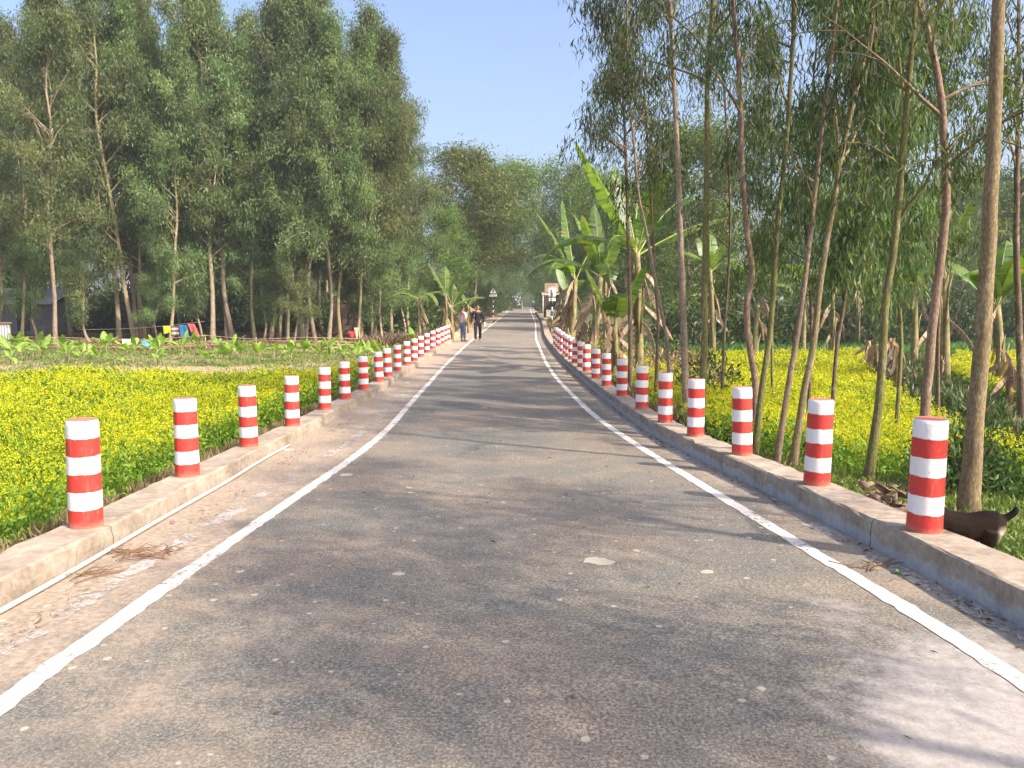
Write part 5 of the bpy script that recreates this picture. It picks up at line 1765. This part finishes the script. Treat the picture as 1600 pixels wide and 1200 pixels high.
# roadside shop on the right
x, y = 4.55, 88
z = gz(x, y)
sp = empty('roadside_shop', (x, y, z))
tag(sp, 'small roadside shop with beige fascia and dark open front', 'shop')
zz = lambda py: 1.5 + (478 - py) * y / 1200 - z
mb = MB(); mb.box((.1, 1.4, zz(456) / 2), (2.0, .12, zz(456))); mb.box((1.06, .7, zz(456) / 2), (.1, 1.3, zz(456))); mb.build('wall', plain('shop_wall', (.10, .085, .07), .9), sp, smooth=False)
mb = MB(); mb.box((-.05, 0, (zz(443) + zz(456)) / 2), (1.55, .1, zz(443) - zz(456))); mb.build('fascia', plain('beige_board', (.62, .46, .34), .8, .1), sp, smooth=False)
mb = MB(); corrugated(mb, (-1.2, -.9, zz(461)), (2.3, 0, 0), (0, 1.0, .35), 14, .02); o = mb.build('awning', tin_mat('awning_tin', (.5, .42, .34)), sp); sm = o.modifiers.new('s', 'SOLIDIFY'); sm.thickness = .01
for xx in (-1.05, .98):
    mb = MB(); mb.tube([(xx, -.8, 0), (xx, -.8, zz(460.5))], .05, 8); mb.build('post', M['white'], sp)
mb = MB(); mb.box((.1, -.35, .45), (1.5, .5, .9)); mb.build('counter', plain('counter_board', (.42, .42, .40), .7), sp, smooth=False)

# pale shed where the road ends
x, y = 1.0, 172
z = gz(x, y) + .6
sh = empty('white_shed', (x, y, z))
tag(sh, 'white tin shed at the far end of the road', 'shed')
mb = MB(); corrugated(mb, (-1.1, 0, 0), (2.1, 0, 0), (0, 0, 2.6), 14, .02); mb.box((0, 1.05, 1.28), (2.0, 2.0, 2.56)); mb.build('wall', plain('white_tin', (.74, .76, .80), .5), sh)
mb = MB(); corrugated(mb, (-1.3, -.3, 2.55), (2.6, 0, 0), (0, 2.6, .5), 16, .02); o = mb.build('roof', M['tin'], sh); sm = o.modifiers.new('s', 'SOLIDIFY'); sm.thickness = .02

# leaning trunk that arches over the road end
rng = np.random.default_rng(61)
b = at(816, 479, 135); b.z = gz(b.x, 135) - .1
path = [at(px, py, 135) - b for px, py in [(816, 478), (815, 470), (819, 460), (826, 453), (836, 449), (848, 444)]]
path[0] = Vector((0, 0, 0))
res = grow(rng, path, .24, path[3].z, path[-1].z, 8, lambda u: 2.2, .6, .5, 6, 22, .4, .3, .09, sub=1)
tree_obj('arching_tree', res, M['bark_dark'], M['far'], 'tree with a trunk arching over the far road end', 'tree', None, b)

# motorcycle and rider far down the road
x, y = 4.6, 165
z = float(ZR(y)) + .01
mc = empty('motorcycle', (x, y, z), R(10))
tag(mc, 'red motorcycle with rider far down the road', 'motorcycle')
tyre = plain('tyre', (.02, .02, .02), .8); redp = plain('red_paint', (.4, .03, .03), .3)
for yy in (-.62, .62):
    mb = MB()
    ring = [(0, yy + .26 * math.cos(a), .30 + .26 * math.sin(a)) for a in np.linspace(0, 2 * math.pi, 25)]
    mb.tube(ring, .05, 8, caps=False); mb.tube([(-.05, yy, .3), (.05, yy, .3)], .06, 8)
    for k in range(5):
        a = k * 1.257; mb.tube([(0, yy, .3), (0, yy + .24 * math.cos(a), .3 + .24 * math.sin(a))], .012, 5)
    mb.build('wheel', tyre, mc)
skin('frame', [(0, -.3, .72, .12, .13), (0, 0, .62, .11, .12), (0, .35, .70, .09, .07), (0, .7, .74, .07, .05), (0, -.55, .85, .05), (0, -.62, .3, .035), (0, .1, .36, .13, .12), (0, .62, .3, .035)], [(0, 1), (1, 2), (2, 3), (0, 4), (4, 5), (1, 6), (6, 7)], redp, mc)
mb = MB(); mb.tube([(-.34, -.42, 1.02), (-.15, -.52, .98), (.15, -.52, .98), (.34, -.42, 1.02)], .02, 8); mb.build('handlebar', tyre, mc)
mb = MB(); mb.tube([(0, -.62, .86), (0, -.70, .86)], [.09, .10], 12); mb.build('headlight', M['white'], mc)
rd = empty('person', (x, y, z), R(10))
tag(rd, 'rider in a pale shirt on the far red motorcycle', 'person')
Vv = [(0, .2, .86, .14, .12), (0, .16, 1.08, .13, .11), (0, .12, 1.3, .16, .11), (0, .1, 1.42, .06), (0, .06, 1.56, .08, .09), (0, .06, 1.66, .05)]
Ee = [(0, 1), (1, 2), (2, 3), (3, 4), (4, 5)]
for s in (-1, 1):
    n = len(Vv)
    Vv += [(s * .19, .1, 1.32, .06), (s * .3, -.1, 1.15, .045), (s * .32, -.36, 1.05, .035), (s * .13, .05, .84, .085), (s * .2, -.2, .72, .06), (s * .17, .05, .38, .05), (s * .17, -.1, .32, .04)]
    Ee += [(2, n), (n, n + 1), (n + 1, n + 2), (0, n + 3), (n + 3, n + 4), (n + 4, n + 5), (n + 5, n + 6)]
skin('body', Vv, Ee, M['skin'], rd)
skin('shirt', [(0, .2, .86, .16, .14), (0, .16, 1.08, .15, .13), (0, .12, 1.3, .18, .13), (0, .1, 1.4, .08), (-.2, .1, 1.32, .075), (-.3, -.1, 1.15, .06), (.2, .1, 1.32, .075), (.3, -.1, 1.15, .06)], [(0, 1), (1, 2), (2, 3), (2, 4), (4, 5), (2, 6), (6, 7)], plain('rider_shirt', (.62, .5, .52), .8), rd)
skin('trousers', [(0, .2, .88, .15, .13), (-.13, .05, .84, .10), (-.2, -.2, .72, .075), (-.17, .05, .4, .06), (.13, .05, .84, .10), (.2, -.2, .72, .075), (.17, .05, .4, .06)], [(0, 1), (1, 2), (2, 3), (0, 4), (4, 5), (5, 6)], plain('rider_trousers', (.05, .05, .08), .8), rd)
skin('hair', [(0, .08, 1.60, .085, .095), (0, .07, 1.68, .06)], [(0, 1)], M['hair'], rd)

# ------------------------------------------------------------------ haze
HAZE = 0.0009
if HAZE:
    mb = MB(); mb.box((0, 0, 0), (1, 1, 1))
    m = bpy.data.materials.new('haze_air'); m.use_nodes = True
    nt = m.node_tree; nt.nodes.remove(nt.nodes['Principled BSDF'])
    pv = nt.nodes.new('ShaderNodeVolumePrincipled')
    pv.inputs['Color'].default_value = (.86, .90, .97, 1); pv.inputs['Density'].default_value = HAZE; pv.inputs['Anisotropy'].default_value = .2
    nt.links.new(pv.outputs[0], nt.nodes['Material Output'].inputs['Volume'])
    o = mb.build('haze', m, None, smooth=False)
    o.location = (0, 940, 13.5); o.scale = (2420, 2520, 32)
    tag(o, None, None, None, 'stuff')
